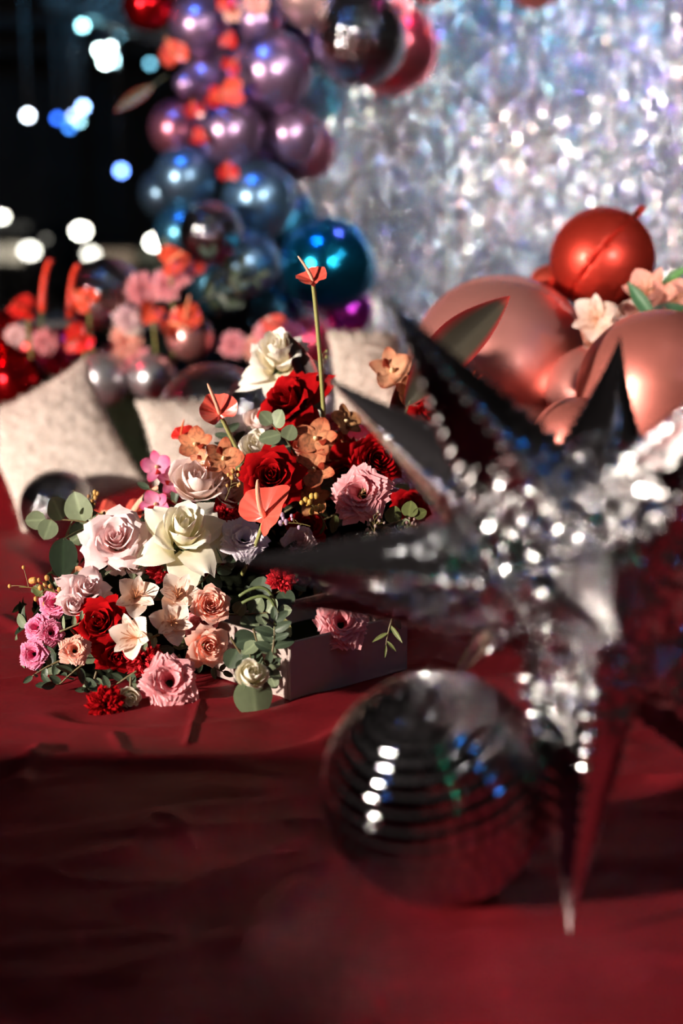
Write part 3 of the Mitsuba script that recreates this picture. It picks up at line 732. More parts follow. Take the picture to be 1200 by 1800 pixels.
def rose_parts(cols, variant, style):
    """The petals of a rose of radius 1 about its centre, opening to +z."""
    base, tip, edge = cols; r = np.random.default_rng(100 + variant); out = []
    lay = [(2, 0.03, 0.10, 1.00, 2.1, -0.02), (3, 0.06, 0.19, 1.04, 1.55, 0.00), (3, 0.10, 0.30, 1.04, 1.35, 0.04), (4, 0.14, 0.42, 1.00, 1.10, 0.09), (5, 0.18, 0.54, 0.92, 0.95, 0.17), (5, 0.22, 0.66, 0.74, 0.82, 0.27), (5, 0.26, 0.74, 0.52, 0.72, 0.34)]
    point = 0.0
    if style == 'bud': lay = [(2, 0.05, 0.16, 1.30, 2.1, -0.06), (3, 0.12, 0.36, 1.36, 1.5, -0.06), (3, 0.20, 0.58, 1.36, 1.35, -0.10), (3, 0.28, 0.76, 1.25, 1.2, 0.02), (4, 0.30, 0.84, 1.0, 0.9, 0.10)]
    if style == 'reflexed': lay = [(2, 0.05, 0.12, 1.15, 2.1, -0.02), (3, 0.10, 0.24, 1.20, 1.55, 0.0), (3, 0.16, 0.36, 1.15, 1.35, 0.05), (3, 0.2, 0.46, 0.85, 1.05, 0.16), (4, 0.22, 0.66, 0.34, 0.78, 0.30), (5, 0.22, 0.82, 0.06, 0.72, 0.30)]
    if style == 'pointed': lay = [(2, 0.03, 0.10, 1.05, 2.1, -0.02), (3, 0.08, 0.20, 1.10, 1.55, 0.0), (3, 0.12, 0.32, 1.06, 1.3, 0.05), (4, 0.16, 0.46, 0.95, 1.05, 0.16), (5, 0.2, 0.62, 0.72, 0.85, 0.34), (5, 0.22, 0.74, 0.40, 0.74, 0.42)]
    if style == 'full': lay = [(3, 0.05, 0.14, 0.74, 1.5, 0.0), (4, 0.09, 0.24, 0.80, 1.2, 0.02), (5, 0.13, 0.35, 0.84, 1.0, 0.03), (6, 0.17, 0.46, 0.84, 0.85, 0.05), (6, 0.21, 0.58, 0.80, 0.8, 0.09), (6, 0.25, 0.70, 0.72, 0.72, 0.14), (6, 0.29, 0.80, 0.58, 0.7, 0.18)]
    k = 0
    for li, (n, r0, r1, h, ha, curl) in enumerate(lay):
        off = r.uniform(0, 6.3)
        for j in range(n):
            k += 1
            pt = {'reflexed': 0.75, 'pointed': 0.55}.get(style, 0.0) if li >= 4 else (0.25 if style in ('reflexed', 'pointed') and li == 3 else 0.0)
            m, u, v = cup_petal(off + 2 * PI * j / n + r.normal(0, 0.10), ha * r.uniform(0.9, 1.1), r0, r1 * r.uniform(0.94, 1.06), h * r.uniform(0.94, 1.05), curl * r.uniform(0.75, 1.3), point=pt, seed=k + variant * 31, bulge=0.16 if style != 'reflexed' or li < 4 else 0.05, z0=-0.55)
            c = petal_col(u, v, base, tip, edge, k)
            out.append(('petal', m, c, 'mat_petal'))
    s = []
    for j in range(5):
        a = 2 * PI * j / 5; s.append(tube(bez((0.1 * math.cos(a), 0.1 * math.sin(a), -0.6), (0.45 * math.cos(a), 0.45 * math.sin(a), -0.62), (0.62 * math.cos(a), 0.62 * math.sin(a), -0.85), 6), np.linspace(0.07, 0.01, 6), 5))
    s.append(lathe([(0.05, -0.86), (0.15, -0.78), (0.17, -0.66), (0.12, -0.55)], 12))
    g = cat(s); out.append(('sepals', g, vcol(g, srgb(70, 88, 50)), 'mat_leaf'))
    st = tube([(0, 0, -0.8), (0.03, 0, -1.3), (0.0, 0.05, -2.0)], 0.06, 7); out.append(('stem', st, vcol(st, srgb(70, 92, 48)), 'mat_leaf'))
    return out


def ruffle_parts(cols, variant, style):
    base, tip, edge = cols; r = np.random.default_rng(300 + variant); out = []
    if style == 'lisianthus': lay = [(3, 0.13, 0.38, 0.74, 1.5, 0.05, 0.025), (4, 0.17, 0.52, 0.74, 1.2, 0.09, 0.035), (4, 0.20, 0.66, 0.66, 1.1, 0.16, 0.05), (5, 0.22, 0.78, 0.52, 0.95, 0.24, 0.065), (5, 0.24, 0.84, 0.34, 0.9, 0.26, 0.075)]
    else: lay = [(3, 0.04, 0.16, 0.70, 1.0, 0.06, 0.08), (6, 0.07, 0.34, 0.74, 0.7, 0.10, 0.12), (8, 0.10, 0.52, 0.72, 0.55, 0.14, 0.13), (9, 0.12, 0.72, 0.60, 0.5, 0.16, 0.13), (9, 0.14, 0.86, 0.40, 0.48, 0.16, 0.12)]
    k = 0
    for li, (n, r0, r1, h, ha, curl, wv) in enumerate(lay):
        off = r.uniform(0, 6.3)
        for j in range(n):
            k += 1
            m, u, v = cup_petal(off + 2 * PI * j / n + r.normal(0, 0.12), ha * r.uniform(0.9, 1.1), r0, r1 * r.uniform(0.9, 1.06), h * r.uniform(0.92, 1.06), curl, wave=wv * r.uniform(0.8, 1.3), freq=r.uniform(2.6, 3.6) if style == 'lisianthus' else r.uniform(3.2, 4.6), seed=k + variant * 17, bulge=0.06, z0=-0.35, nu=17, nv=8)
            out.append(('petal', m, petal_col(u, v, base, tip, edge, k), 'mat_petal'))
    g = lathe([(0.05, -0.75), (0.13, -0.68), (0.17, -0.45), (0.15, -0.3)], 12); out.append(('calyx', g, vcol(g, srgb(82, 105, 62)), 'mat_leaf'))
    st = tube([(0, 0, -0.7), (0.03, 0, -1.3), (0, 0.04, -1.9)], 0.045, 7); out.append(('stem', st, vcol(st, srgb(82, 105, 62)), 'mat_leaf'))
    return out


def blade(L, W, bend=0.2, fold=0.15, tipw=1.0, round_=0.0, nu=9, nv=14, twist=0.0, ruffle=0.0, seed=0):
    """A leaf or tepal along +x from the origin, its face to +z."""
    def fn(u, v):
        prof = np.sin(PI * np.clip(v, 0, 1) ** (0.85 if round_ else tipw)) ** (0.60 if round_ else 0.85)
        prof = prof * 0.96 + 0.04 * (1 - v)
        y = u * W / 2 * prof
        z = fold * np.abs(u) ** 1.4 * W * prof + bend * L * (v ** 2) + ruffle * W * np.sin(9 * v + seed + 2 * np.sign(u)) * np.abs(u) ** 2 * prof
        a = twist * v; x = v * L
        return np.stack([x * (1 - 0.15 * abs(bend) * v), y * np.cos(a) - z * 0 * np.sin(a), z + y * np.sin(a)], -1)
    P, f, u, v = patch(fn, nu, nv)
    return tri(P.reshape(-1, 3), f), u.ravel(), v.ravel()


def rot(m, R):
    m = m.copy(); m.vertices = m.vertices @ np.asarray(R).T; return m


def Rz(a): c, s = math.cos(a), math.sin(a); return np.array([[c, -s, 0], [s, c, 0], [0, 0, 1.0]])
def Ry(a): c, s = math.cos(a), math.sin(a); return np.array([[c, 0, s], [0, 1, 0], [-s, 0, c]])
def Rx(a): c, s = math.cos(a), math.sin(a); return np.array([[1, 0, 0], [0, c, -s], [0, s, c]])


def orchid_parts(cols, variant, style):
    base, tip, edge = cols; r = np.random.default_rng(500 + variant); out = []
    for j in range(5):
        wide = j in (1, 4)
        m, u, v = blade(1.0, 0.92 if wide else 0.66, bend=r.uniform(-0.05, 0.18), fold=r.uniform(-0.05, 0.12), round_=1, ruffle=0.06, seed=j + variant, nu=11, nv=14)
        m = rot(m, Rz(PI / 2 + 2 * PI * j / 5 + r.normal(0, 0.08)) @ Ry(-r.uniform(0.05, 0.35)))
        c = petal_col(u, v, base, tip, edge, j)
        if style == 'spotted':
            P = np.stack([u * 9 + j * 5, v * 12, u * 0], -1); sp = meshkit.noise(P, variant)
            c = c * np.where(sp > 0.62, 0.62, 1.0)[:, None]
        out.append(('petal' if wide else 'sepal', m, c, 'mat_petal'))
    m, u, v = blade(0.62, 0.42, bend=0.45, fold=-0.25, round_=1, ruffle=0.1, seed=variant)
    m = rot(m, Rz(-PI / 2) @ Ry(-0.25)); out.append(('lip', m, petal_col(u, v, np.array(edge) * 0.8, np.array(edge) * 0.55, None, 3), 'mat_petal'))
    col = tube([(0, 0, -0.05), (0, 0.03, 0.14), (0, -0.02, 0.26)], [0.09, 0.10, 0.06], 8); out.append(('column', col, vcol(col, srgb(240, 215, 170)), 'mat_petal'))
    st = tube([(0, 0, -0.03), (0, -0.1, -0.5), (0, -0.3, -1.2)], 0.05, 6); out.append(('stem', st, vcol(st, srgb(120, 110, 60)), 'mat_leaf'))
    return out


def alstro_parts(cols, variant, style):
    base, tip, edge = cols; r = np.random.default_rng(700 + variant); out = []
    for j in range(6):
        inner = j % 2
        m, u, v = blade(1.2, 0.58 if inner else 0.95, bend=-0.22, fold=0.12, round_=1, ruffle=0.05, seed=j, nu=11, nv=16, tipw=0.8)
        m = rot(m, Rz(2 * PI * j / 6 + r.normal(0, 0.12)) @ Ry(-(1.02 if inner else 0.88) + r.normal(0, 0.1)))
        c = petal_col(u, v, base, tip, None, j)
        if inner:
            P = np.stack([u * 14, v * 7 + j * 3, u * 0], -1); sp = meshkit.noise(P, variant + j)
            k2 = (np.clip((sp - 0.6) / 0.15, 0, 1) * ((v < 0.85) & (v > 0.3)))[:, None] * 0.75; c = c * (1 - k2) + np.array(srgb(176, 112, 84)) * k2
        m.vertices[:, 2] -= 0.45
        out.append(('tepal', m, c, 'mat_petal'))
    s = [tube(bez((0, 0, -0.4), (0.05 * math.cos(a), 0.05 * math.sin(a), 0.2), (0.22 * math.cos(a), 0.22 * math.sin(a), 0.55), 7), 0.018, 5) for a in np.arange(5) * 1.256]
    g = cat(s); out.append(('stamens', g, vcol(g, srgb(225, 170, 130)), 'mat_petal'))
    st = tube([(0, 0, -0.42), (0, 0, -0.8), (0.05, 0, -1.5)], [0.11, 0.07, 0.05], 7); out.append(('stem', st, vcol(st, srgb(96, 112, 62)), 'mat_leaf'))
    return out


def anthurium_parts(cols, variant, style):
    base, tip, edge = cols; out = []
    nt, nr = 44, 14
    th = np.linspace(-PI, PI, nt)[None]; q = np.linspace(0, 1, nr)[:, None]
    # heart outline about the spadix foot, tip toward -y
    X = 0.92 * np.sin(th) * (1 - 0.12 * np.cos(th)); Yh = -0.18 - 1.0 * np.cos(th) * 0.86 - 0.28 * np.exp(-((np.abs(th) - 0) / 0.35) ** 2) + 0.0
    lobe = np.exp(-((PI - np.abs(th)) / 0.40) ** 2); Yh = Yh - 0.42 * lobe
    x, y = q * X, q * Yh
    rr = np.hypot(x, y)
    cupz = {'flat': 0.16, 'cupped': 0.70, 'furled': 0.9}[style]
    z = cupz * np.abs(x) ** 1.5 * 0.9 - 0.14 * rr ** 2 - 0.06 * np.exp(-(x / 0.06) ** 2) * q + 0.05 * np.sin(th * 6 + 0.4) * q ** 2 - 0.02 * np.cos(th * 12) * q
    if style == 'furled': x = x * 0.45
    m = tri(np.stack([x, y, z], -1).reshape(-1, 3), grid_faces(nr, nt))
    c = np.tile(np.asarray(tip), (len(m.vertices), 1)) * (1 + 0.16 * np.sin(np.broadcast_to(th, (nr, nt)).ravel() * 14) - 0.25 * np.exp(-(np.broadcast_to(th, (nr, nt)).ravel() / 0.12) ** 2))[:, None]
    out.append(('spathe', m, np.clip(c, 0, 0.95), 'mat_waxy'))
    sp = tube(bez((0, 0, 0.0), (0.0, -0.34, 0.66), (0.05, -1.10, 1.22), 12), np.array([0.085, 0.1, 0.102, 0.1, 0.098, 0.095, 0.092, 0.088, 0.082, 0.075, 0.064, 0.035]), 10)
    out.append(('spadix', sp, vcol(sp, edge), 'mat_waxy'))
    return out


MAKERS = {'rose': (rose_parts, 'rose'), 'lisianthus': (ruffle_parts, 'lisianthus'), 'carnation': (ruffle_parts, 'carnation'), 'orchid': (orchid_parts, 'orchid'), 'alstroemeria': (alstro_parts, 'alstroemeria'), 'anthurium': (anthurium_parts, 'anthurium')}
COLS = {
    'white': (srgb(236, 228, 196), srgb(248, 243, 234), srgb(249, 244, 238)), 'cream': (srgb(226, 222, 186), srgb(246, 240, 224), srgb(247, 242, 228)),
    'blush': (srgb(240, 222, 205), srgb(245, 230, 226), srgb(243, 218, 216)), 'palepink': (srgb(238, 205, 196), srgb(243, 222, 222), srgb(244, 214, 218)),
    'red': (srgb(98, 6, 10), srgb(158, 13, 19), srgb(178, 20, 23)), 'darkred': (srgb(84, 5, 10), srgb(160, 12, 20), srgb(176, 20, 26)), 'crimson': (srgb(90, 5, 12), srgb(186, 16, 28), srgb(224, 60, 70)),
    'pink': (srgb(186, 84, 100), srgb(238, 160, 166), srgb(246, 186, 190)), 'hotpink': (srgb(205, 70, 120), srgb(232, 120, 160), srgb(238, 160, 190)), 'peach': (srgb(242, 160, 128), srgb(248, 190, 168), srgb(248, 202, 188)),
    'lilac': (srgb(205, 190, 214), srgb(232, 222, 232), srgb(238, 230, 238)),
    'coral': (srgb(205, 72, 58), srgb(216, 86, 72), srgb(240, 172, 144)), 'deepcoral': (srgb(205, 66, 44), srgb(212, 76, 52), srgb(235, 150, 110)), 'redspathe': (srgb(178, 32, 28), srgb(190, 38, 32), srgb(225, 110, 70)),
    'orange': (srgb(226, 164, 122), srgb(206, 114, 82), srgb(166, 62, 44)), 'tan': (srgb(220, 170, 120), srgb(196, 130, 88), srgb(150, 80, 50)), 'apricot': (srgb(240, 190, 150), srgb(228, 150, 116), srgb(190, 80, 60)),
    'magenta': (srgb(232, 170, 196), srgb(206, 80, 140), srgb(200, 50, 50)), 'alstro': (srgb(234, 200, 172), srgb(242, 228, 218), None), 'alstropink': (srgb(226, 170, 140), srgb(226, 158, 146), None)}
fl_cache = {}


def flower(kind, style, col, px, py, dia, sx, sy, label, Y=None, dY=0.0, spin=None, stem=None, group=None, variant=None, name=None):
    if Y is None: Y = 1.79 + np.clip(1260 - py, -50, 700) / 660 * 0.45 + dY
    p = at(px, py, Y); r = size(dia, p) / 2
    variant = int(rng.integers(0, 3)) if variant is None else variant
    ck = (kind, style, col, variant)
    if ck not in fl_cache:
        st = style or kind
        fl_cache[ck] = [(n, cply(m, b, True, c)) for n, m, c, b in MAKERS[kind][0](COLS[col], variant, st)]
    t = thing(name or kind, label, {'rose': 'rose', 'carnation': 'carnation', 'orchid': 'orchid'}.get(kind, 'flower'), group)
    M = frame(facing(p, sx, sy), rng.uniform(0, 6.3) if spin is None else spin, r, p, hint=UP)
    for n, s in fl_cache[ck]: part(t, n, s, M)
    if stem is not None:
        q = np.asarray(stem[0] if isinstance(stem[0], np.ndarray) else at(*stem[0]))
        back = M[:3, 2] / r
        mid = (p + q) / 2 - back * r * 0.2 + np.array([stem[1], 0, 0])
        sm = tube(bez(p - back * 0.002, mid, q, 14), 0.0032 if len(stem) < 3 else stem[2], 8)
        part(t, 'stem', solid(sm, srgb(150, 150, 92), 'mat_waxy'))
    return t, p

R_, L_, C_, O_, A_, H_ = 'rose', 'lisianthus', 'carnation', 'orchid', 'alstroemeria', 'anthurium'
FL = [
 # upper mound
 (R_, 'reflexed', 'white', 488, 622, 128, -0.15, 0.66, 'large white rose with curled back petals, highest bloom of the arrangement', 0.03),
 (R_, 'pointed', 'red', 508, 704, 116, -0.55, 0.45, 'bright red rose with pointed outer petals just below the highest white rose', -0.02),
 (R_, 'open', 'red', 476, 838, 102, -0.05, 0.30, 'round bright red rose facing the camera above the coral anthurium', -0.03),
 (R_, 'full', 'darkred', 664, 806, 92, 0.35, 0.25, 'very dark red rose right of the orange orchids, below the star spike', 0.0),
 (R_, 'pointed', 'red', 605, 835, 96, -0.1, -0.1, 'red rose with broad smooth petals left of the very dark red rose', 0.03),
 (R_, 'bud', 'white', 452, 784, 56, -0.2, 0.5, 'small white rosebud left of the eucalyptus leaves above the round red rose', 0.0),
 (R_, 'bud', 'blush', 455, 742, 52, 0.1, 0.6, 'out of focus blush rosebud left below the bright red pointed rose', 0.12),
 (R_, 'bud', 'blush', 347, 850, 98, 0.0, 0.62, 'blush white rosebud standing upright behind the star shaped cream rose', 0.0),
 (R_, 'reflexed', 'cream', 322, 932, 152, 0.05, 0.50, 'large cream rose with wide pointed petals like a star, at the middle left', -0.06),
 (R_, 'open', 'palepink', 204, 946, 108, -0.12, 0.42, 'pale pink open rose at the upper left of the lower cluster', -0.03),
 (R_, 'pointed', 'blush', 232, 988, 84, 0.35, -0.15, 'blush rose with one long petal under the pale pink open rose', 0.02),
 (R_, 'bud', 'blush', 398, 862, 66, 0.5, 0.4, 'blush rosebud tilted right between the upright rosebud and the round red rose', 0.02),
 (L_, None, 'lilac', 428, 946, 74, 0.1, 0.5, 'pale lilac ruffled bloom under the coral anthurium', -0.02),
 (R_, 'pointed', 'palepink', 152, 1036, 84, 0.2, 0.5, 'pale pink rose in side view above the lower red rose', -0.02),
 (R_, 'bud', 'palepink', 130, 1066, 46, 0.0, 0.5, 'small pale pink rosebud left of the side view pink rose', -0.02),
 (R_, 'bud', 'cream', 440, 1188, 58, 0.25, 0.45, 'cream rosebud lying on the big round eucalyptus leaf', -0.08),
 # lower red
 (R_, 'open', 'red', 176, 1096, 92, -0.3, 0.25, 'deep red open rose in the middle of the lower left cluster', -0.02),
 (R_, 'pointed', 'darkred', 205, 1150, 70, 0.1, -0.4, 'dark red rose with hanging petals below the deep red open rose', 0.0),
 (C_, None, 'crimson', 252, 1157, 66, 0.1, 0.3, 'dark crimson carnation above the large pink ruffled bloom', 0.0),
 (C_, None, 'darkred', 245, 1085, 54, 0.1, 0.3, 'dark red carnation between the pale alstroemerias', 0.04),
 (C_, None, 'darkred', 186, 1238, 62, -0.1, 0.25, 'dark red carnation lying lowest on the cloth', -0.035),
 (C_, None, 'crimson', 495, 1018, 48, 0.0, 0.5, 'crimson carnation peeking out under the left star spike', -0.02),
 (C_, None, 'crimson', 292, 1003, 60, 0.0, 0.4, 'red carnation half hidden under the star shaped cream rose', 0.03),
 (C_, None, 'crimson', 398, 903, 58, 0.2, 0.4, 'crimson carnation right of the star shaped cream rose', 0.03),
 (R_, 'pointed', 'red', 752, 727, 62, 0.2, 0.6, 'red rose glimpsed between the two upper left star spikes', 0.05),
 (C_, None, 'darkred', 365, 985, 60, 0.1, 0.3, 'dark red carnation in the shade right below the star shaped cream rose', 0.05),
 (R_, 'open', 'darkred', 540, 925, 60, 0.1, 0.3, 'dark red rose in deep shade right of the coral anthurium', 0.06),
 (R_, 'open', 'darkred', 720, 890, 60, 0.2, 0.3, 'shaded dark red rose behind the silver star wrinkles', 0.06),
 (R_, 'bud', 'cream', 226, 1226, 42, 0.2, -0.3, 'small cream bud beside the dark red carnation that lies lowest', -0.02),
 (O_, 'spotted', 'apricot', 128, 1016, 50, -0.2, 0.3, 'apricot orchid under the large dark green oval leaf', 0.03),
 # pink ruffles
 (L_, None, 'pink', 298, 1198, 88, -0.02, 0.18, 'largest pink ruffled bloom with a dark centre at the front edge', -0.03),
 (L_, None, 'pink', 634, 866, 92, -0.25, 0.28, 'pink ruffled bloom below the very dark red rose', -0.05),
 (L_, None, 'pink', 600, 1094, 82, 0.1, 0.35, 'pink ruffled bloom hanging over the cardboard box', -0.04),
 (R_, 'full', 'peach', 371, 1062, 66, 0.1, 0.35, 'peach round bloom, topmost of the three peach blooms', -0.04),
 (R_, 'full', 'pink', 352, 1098, 66, -0.4, 0.2, 'pink round bloom, middle of the three peach blooms', -0.01),
 (R_, 'open', 'peach', 366, 1136, 66, 0.25, -0.1, 'peach bloom tilted right, lowest of the three peach blooms', -0.03),
 (L_, None, 'peach', 131, 1142, 48, 0.05, 0.3, 'small peach bloom left of the deep red open rose', -0.03),
 (L_, None, 'hotpink', 96, 1060, 48, -0.3, 0.4, 'hot pink ruffled bloom, topmost of the small four at the left tip', 0.0),
 (L_, None, 'hotpink', 64, 1102, 42, -0.5, 0.3, 'hot pink ruffled bloom, leftmost upper one at the left tip', 0.0),
 (L_, None, 'hotpink', 90, 1112, 40, 0.2, 0.2, 'hot pink ruffled bloom beside the small peach bloom', -0.01),
 (L_, None, 'hotpink', 58, 1150, 46, -0.3, 0.0, 'hot pink ruffled bloom, lowest at the left tip', 0.0),
 (C_, None, 'hotpink', 580, 742, 34, 0.0, 0.5, 'tiny lilac pink bloom above the orange orchids', 0.02),
 (R_, 'bud', 'peach', 527, 788, 50, -0.3, 0.3, 'peach bud behind the round red rose beside the eucalyptus leaves', 0.03),
 (R_, 'full', 'palepink', 525, 950, 56, 0.0, 0.4, 'shaded dusky pink bloom above the left star spike', 0.03),
 # orchids
 (O_, 'spotted', 'orange', 344, 782, 66, -0.2, 0.35, 'orange orchid left below the left anthurium', 0.0),
 (O_, 'spotted', 'orange', 392, 806, 74, 0.1, 0.25, 'orange spotted orchid right above the upright blush rosebud', -0.03),
 (O_, 'spotted', 'apricot', 356, 812, 46, -0.3, 0.2, 'small apricot orchid between the two orange ones at the left', -0.02),
 (O_, 'spotted', 'orange', 555, 772, 78, 0.0, 0.3, 'orange spotted orchid right of the eucalyptus leaves', -0.03),
 (O_, 'spotted', 'tan', 606, 742, 64, 0.4, 0.4, 'tan brown orchid under the upper left star spike', 0.0),
 (O_, 'spotted', 'orange', 552, 826, 76, -0.1, 0.25, 'orange spotted orchid just right of the round red rose', -0.01),
 (O_, 'spotted', 'orange', 590, 790, 62, 0.2, 0.2, 'orange orchid left of the very dark red rose', 0.02),
 (O_, 'spotted', 'tan', 548, 878, 66, 0.0, 0.1, 'shaded brown orchid below the other orange orchids', 0.03),
 (O_, 'plain', 'apricot', 688, 652, 82, 0.1, 0.40, 'apricot orchid standing alone before the white cushion', 0.02),
 (O_, 'plain', 'orange', 716, 690, 58, 0.35, 0.2, 'orange orchid at the lower right of the apricot one', 0.0),
 (O_, 'plain', 'magenta', 276, 822, 60, -0.2, 0.25, 'magenta pink orchid, upper one at the left edge', 0.03),
 (O_, 'plain', 'magenta', 302, 845, 56, 0.2, 0.1, 'magenta pink orchid with a red lip, right one at the left edge', 0.02),
 (O_, 'plain', 'magenta', 274, 886, 58, -0.3, -0.05, 'magenta pink orchid, lowest one beside the star shaped cream rose', 0.02),
 # alstroemerias
 (A_, None, 'alstro', 240, 1046, 84, 0.15, 0.30, 'pale alstroemeria right of the side view pink rose', -0.03),
 (A_, None, 'alstro', 312, 1046, 84, 0.0, 0.35, 'pale alstroemeria with brown streaks left of the top peach bloom', -0.03),
 (A_, None, 'alstro', 302, 1094, 80, 0.05, 0.15, 'pale alstroemeria just above the dark crimson carnation and left of the peach blooms', -0.04),
 (A_, None, 'alstro', 232, 1120, 86, -0.5, 0.1, 'pale alstroemeria turned left beside the deep red open rose', -0.05),
]
for f in FL:
    flower(*f[:5], f[5] * 1.07, *f[6:9], dY=f[9])
# coral anthuriums
_, p = flower(H_, 'cupped', 'coral', 386, 727, 74, -0.05, 0.45, 'coral anthurium on a stem at left, before the dark mirror ball', Y=2.08, spin=3.6, stem=((434, 822, 2.10), 0.0))
flower(H_, 'cupped', 'coral', 550, 494, 62, 0.0, 0.80, 'small coral anthurium on the tallest stem, before the cyan balloon', Y=2.10, spin=-2.3, stem=((570, 760, 2.14), 0.004))
flower(H_, 'cupped', 'coral', 464, 908, 104, -0.62, 0.22, 'coral anthurium low in the arrangement under the round red rose', Y=1.92, spin=2.6, stem=((425, 1010, 2.03), 0.0))
flower(H_, 'flat', 'redspathe', 318, 768, 44, -0.3, 0.4, 'red anthurium mostly hidden behind the left orange orchids', Y=2.16, spin=2.6)
flower(H_, 'flat', 'coral', 232, 905, 120, -0.1, 0.85, 'wide coral anthurium lying behind the pale pink open rose', Y=2.16, spin=1.2)

# ------------------------------------------------------------------ leaves and fillers
EUC, EUCD, OLIVE, DARKG = srgb(112, 124, 96), srgb(62, 76, 58), srgb(96, 104, 60), srgb(34, 48, 32)
leaf_cache = {}


def leaf_shape(kind, col, v):
    ck = (kind, tuple(np.round(col, 4)), v)
    if ck not in leaf_cache:
        if kind == 'round': m, u, w = blade(1.0, 0.95, bend=(-0.12, 0.10, 0.02)[v], fold=(0.10, 0.04, -0.06)[v], round_=1, nu=11, nv=12)
        elif kind == 'oval': m, u, w = blade(1.0, 0.52, bend=(-0.2, 0.12, -0.05)[v], fold=0.14, round_=1, nu=9, nv=12)
        elif kind == 'lance': m, u, w = blade(1.0, 0.24, bend=(-0.25, 0.15, -0.1)[v], fold=0.22, nu=7, nv=14, tipw=0.85)
        else: m, u, w = blade(1.0, 0.30, bend=(-0.12, 0.1, 0.0)[v], fold=0.30, nu=11, nv=22, tipw=0.9, ruffle=0.05)
        c = np.tile(np.asarray(col), (len(m.vertices), 1)); rib = np.exp(-(np.abs(u) / 0.10) ** 2)[:, None]
        if kind == 'ti':
            e = np.clip((np.abs(u) - 0.72) / 0.25, 0, 1)[:, None]; c = c * (1 - e) + np.array(srgb(150, 30, 36)) * e
            tpk = np.clip((w - 0.9) / 0.1, 0, 1)[:, None]; c = c * (1 - tpk) + np.array(srgb(170, 40, 38)) * tpk
        else: c = c * (1 + 0.45 * rib) * (0.92 + 0.16 * meshkit.noise(np.stack([u * 6, w * 6, u * 0], -1)))[:, None]
        leaf_cache[ck] = cply(m, 'mat_leaf', True, np.clip(c, 0, 0.9))
    return leaf_cache[ck]


def leaf_matrix(p, d, n, L, W=1.0):
    """Leaf from p along d, face toward n."""
    x = unit(d); z = unit(np.asarray(n) - x * (np.asarray(n) @ x)); y = np.cross(z, x)
    M = np.eye(4); M[:3, 0] = x * L; M[:3, 1] = y * L * W; M[:3, 2] = z * L; M[:3, 3] = p
    return M


def sdir(p, a):
    """A direction on the picture plane, a degrees counter-clockwise from right."""
    return RIGHT * math.cos(math.radians(a)) + UP * math.sin(math.radians(a))


def sprig(px, py, ang, Lpx, n, leafpx, kind, col, label, Y=None, dY=0.0, group=None, name='eucalyptus_sprig', catg='foliage', flat=0.5, curve=0.2, tip_leaf=True):
    if Y is None: Y = 1.79 + np.clip(1260 - py, -50, 700) / 660 * 0.45 + dY
    p = at(px, py, Y); L = size(Lpx, p); l = size(leafpx, p); b = unit(CAM - p)
    d0 = sdir(p, ang) + b * rng.uniform(-0.15, 0.25); d1 = sdir(p, ang + curve * 60) + np.array([0, 0, -0.1])
    pts = bez(p, p + unit(d0) * L * 0.5, p + unit(d0) * L * 0.5 + unit(d1) * L * 0.5, 9)
    pts[:, 2] = np.maximum(pts[:, 2], 0.016)
    t = thing(name, label, catg, group)
    part(t, 'stem', solid(tube(pts, np.linspace(0.0018, 0.0009, 9), 6), srgb(104, 92, 62), 'mat_leaf'))
    for k in range(n):
        s = (k + 1) / (n + 0.5); i = min(7, int(s * 8)); q = pts[i] + (pts[i + 1] - pts[i]) * (s * 8 - i)
        tg = unit(pts[min(8, i + 1)] - pts[i]); side = unit(np.cross(tg, b)) * (1 if k % 2 else -1)
        d = unit(side * rng.uniform(0.7, 1.0) + tg * rng.uniform(0.2, 0.7) + b * rng.uniform(-0.1, 0.4))
        nrm = unit(b * 1.0 + np.array([0, 0, 0.5]) + rng.normal(size=3) * flat)
        ll = l * rng.uniform(0.75, 1.1) * (1 - 0.35 * s)
        M = leaf_matrix(q, d, nrm, ll)
        if q[2] + d[2] * ll < 0.014: M = leaf_matrix(q, unit(d * [1, 1, 0.0]), nrm, ll)
        part(t, 'leaf', leaf_shape(kind, col * 1.0, int(rng.integers(0, 3))), M)
    if tip_leaf: part(t, 'leaf', leaf_shape(kind, col * 1.0, 1), leaf_matrix(pts[-1], unit(pts[-1] - pts[-2]), b + rng.normal(size=3) * 0.3, l * 0.6))


def one_leaf(px, py, ang, Lpx, kind, col, label, Y=None, dY=0.0, nrm=(0, 0.3), W=1.0, name='leaf', v=1, stemto=None):
    if Y is None: Y = 1.79 + np.clip(1260 - py, -50, 700) / 660 * 0.45 + dY
    p = at(px, py, Y); L = size(Lpx, p)
    t = thing(name, label, 'leaf')
    d = unit(sdir(p, ang))
    part(t, 'blade', leaf_shape(kind, col, v), leaf_matrix(p, d, facing(p, *nrm), L, W))
    e = p - d * L * 0.35 if stemto is None else at(*stemto)
    part(t, 'stalk', solid(tube(bez(p + d * L * 0.05, (p + e) / 2 + [0, 0, 0.004], e, 8), 0.0014, 6), srgb(90, 92, 60), 'mat_leaf'))

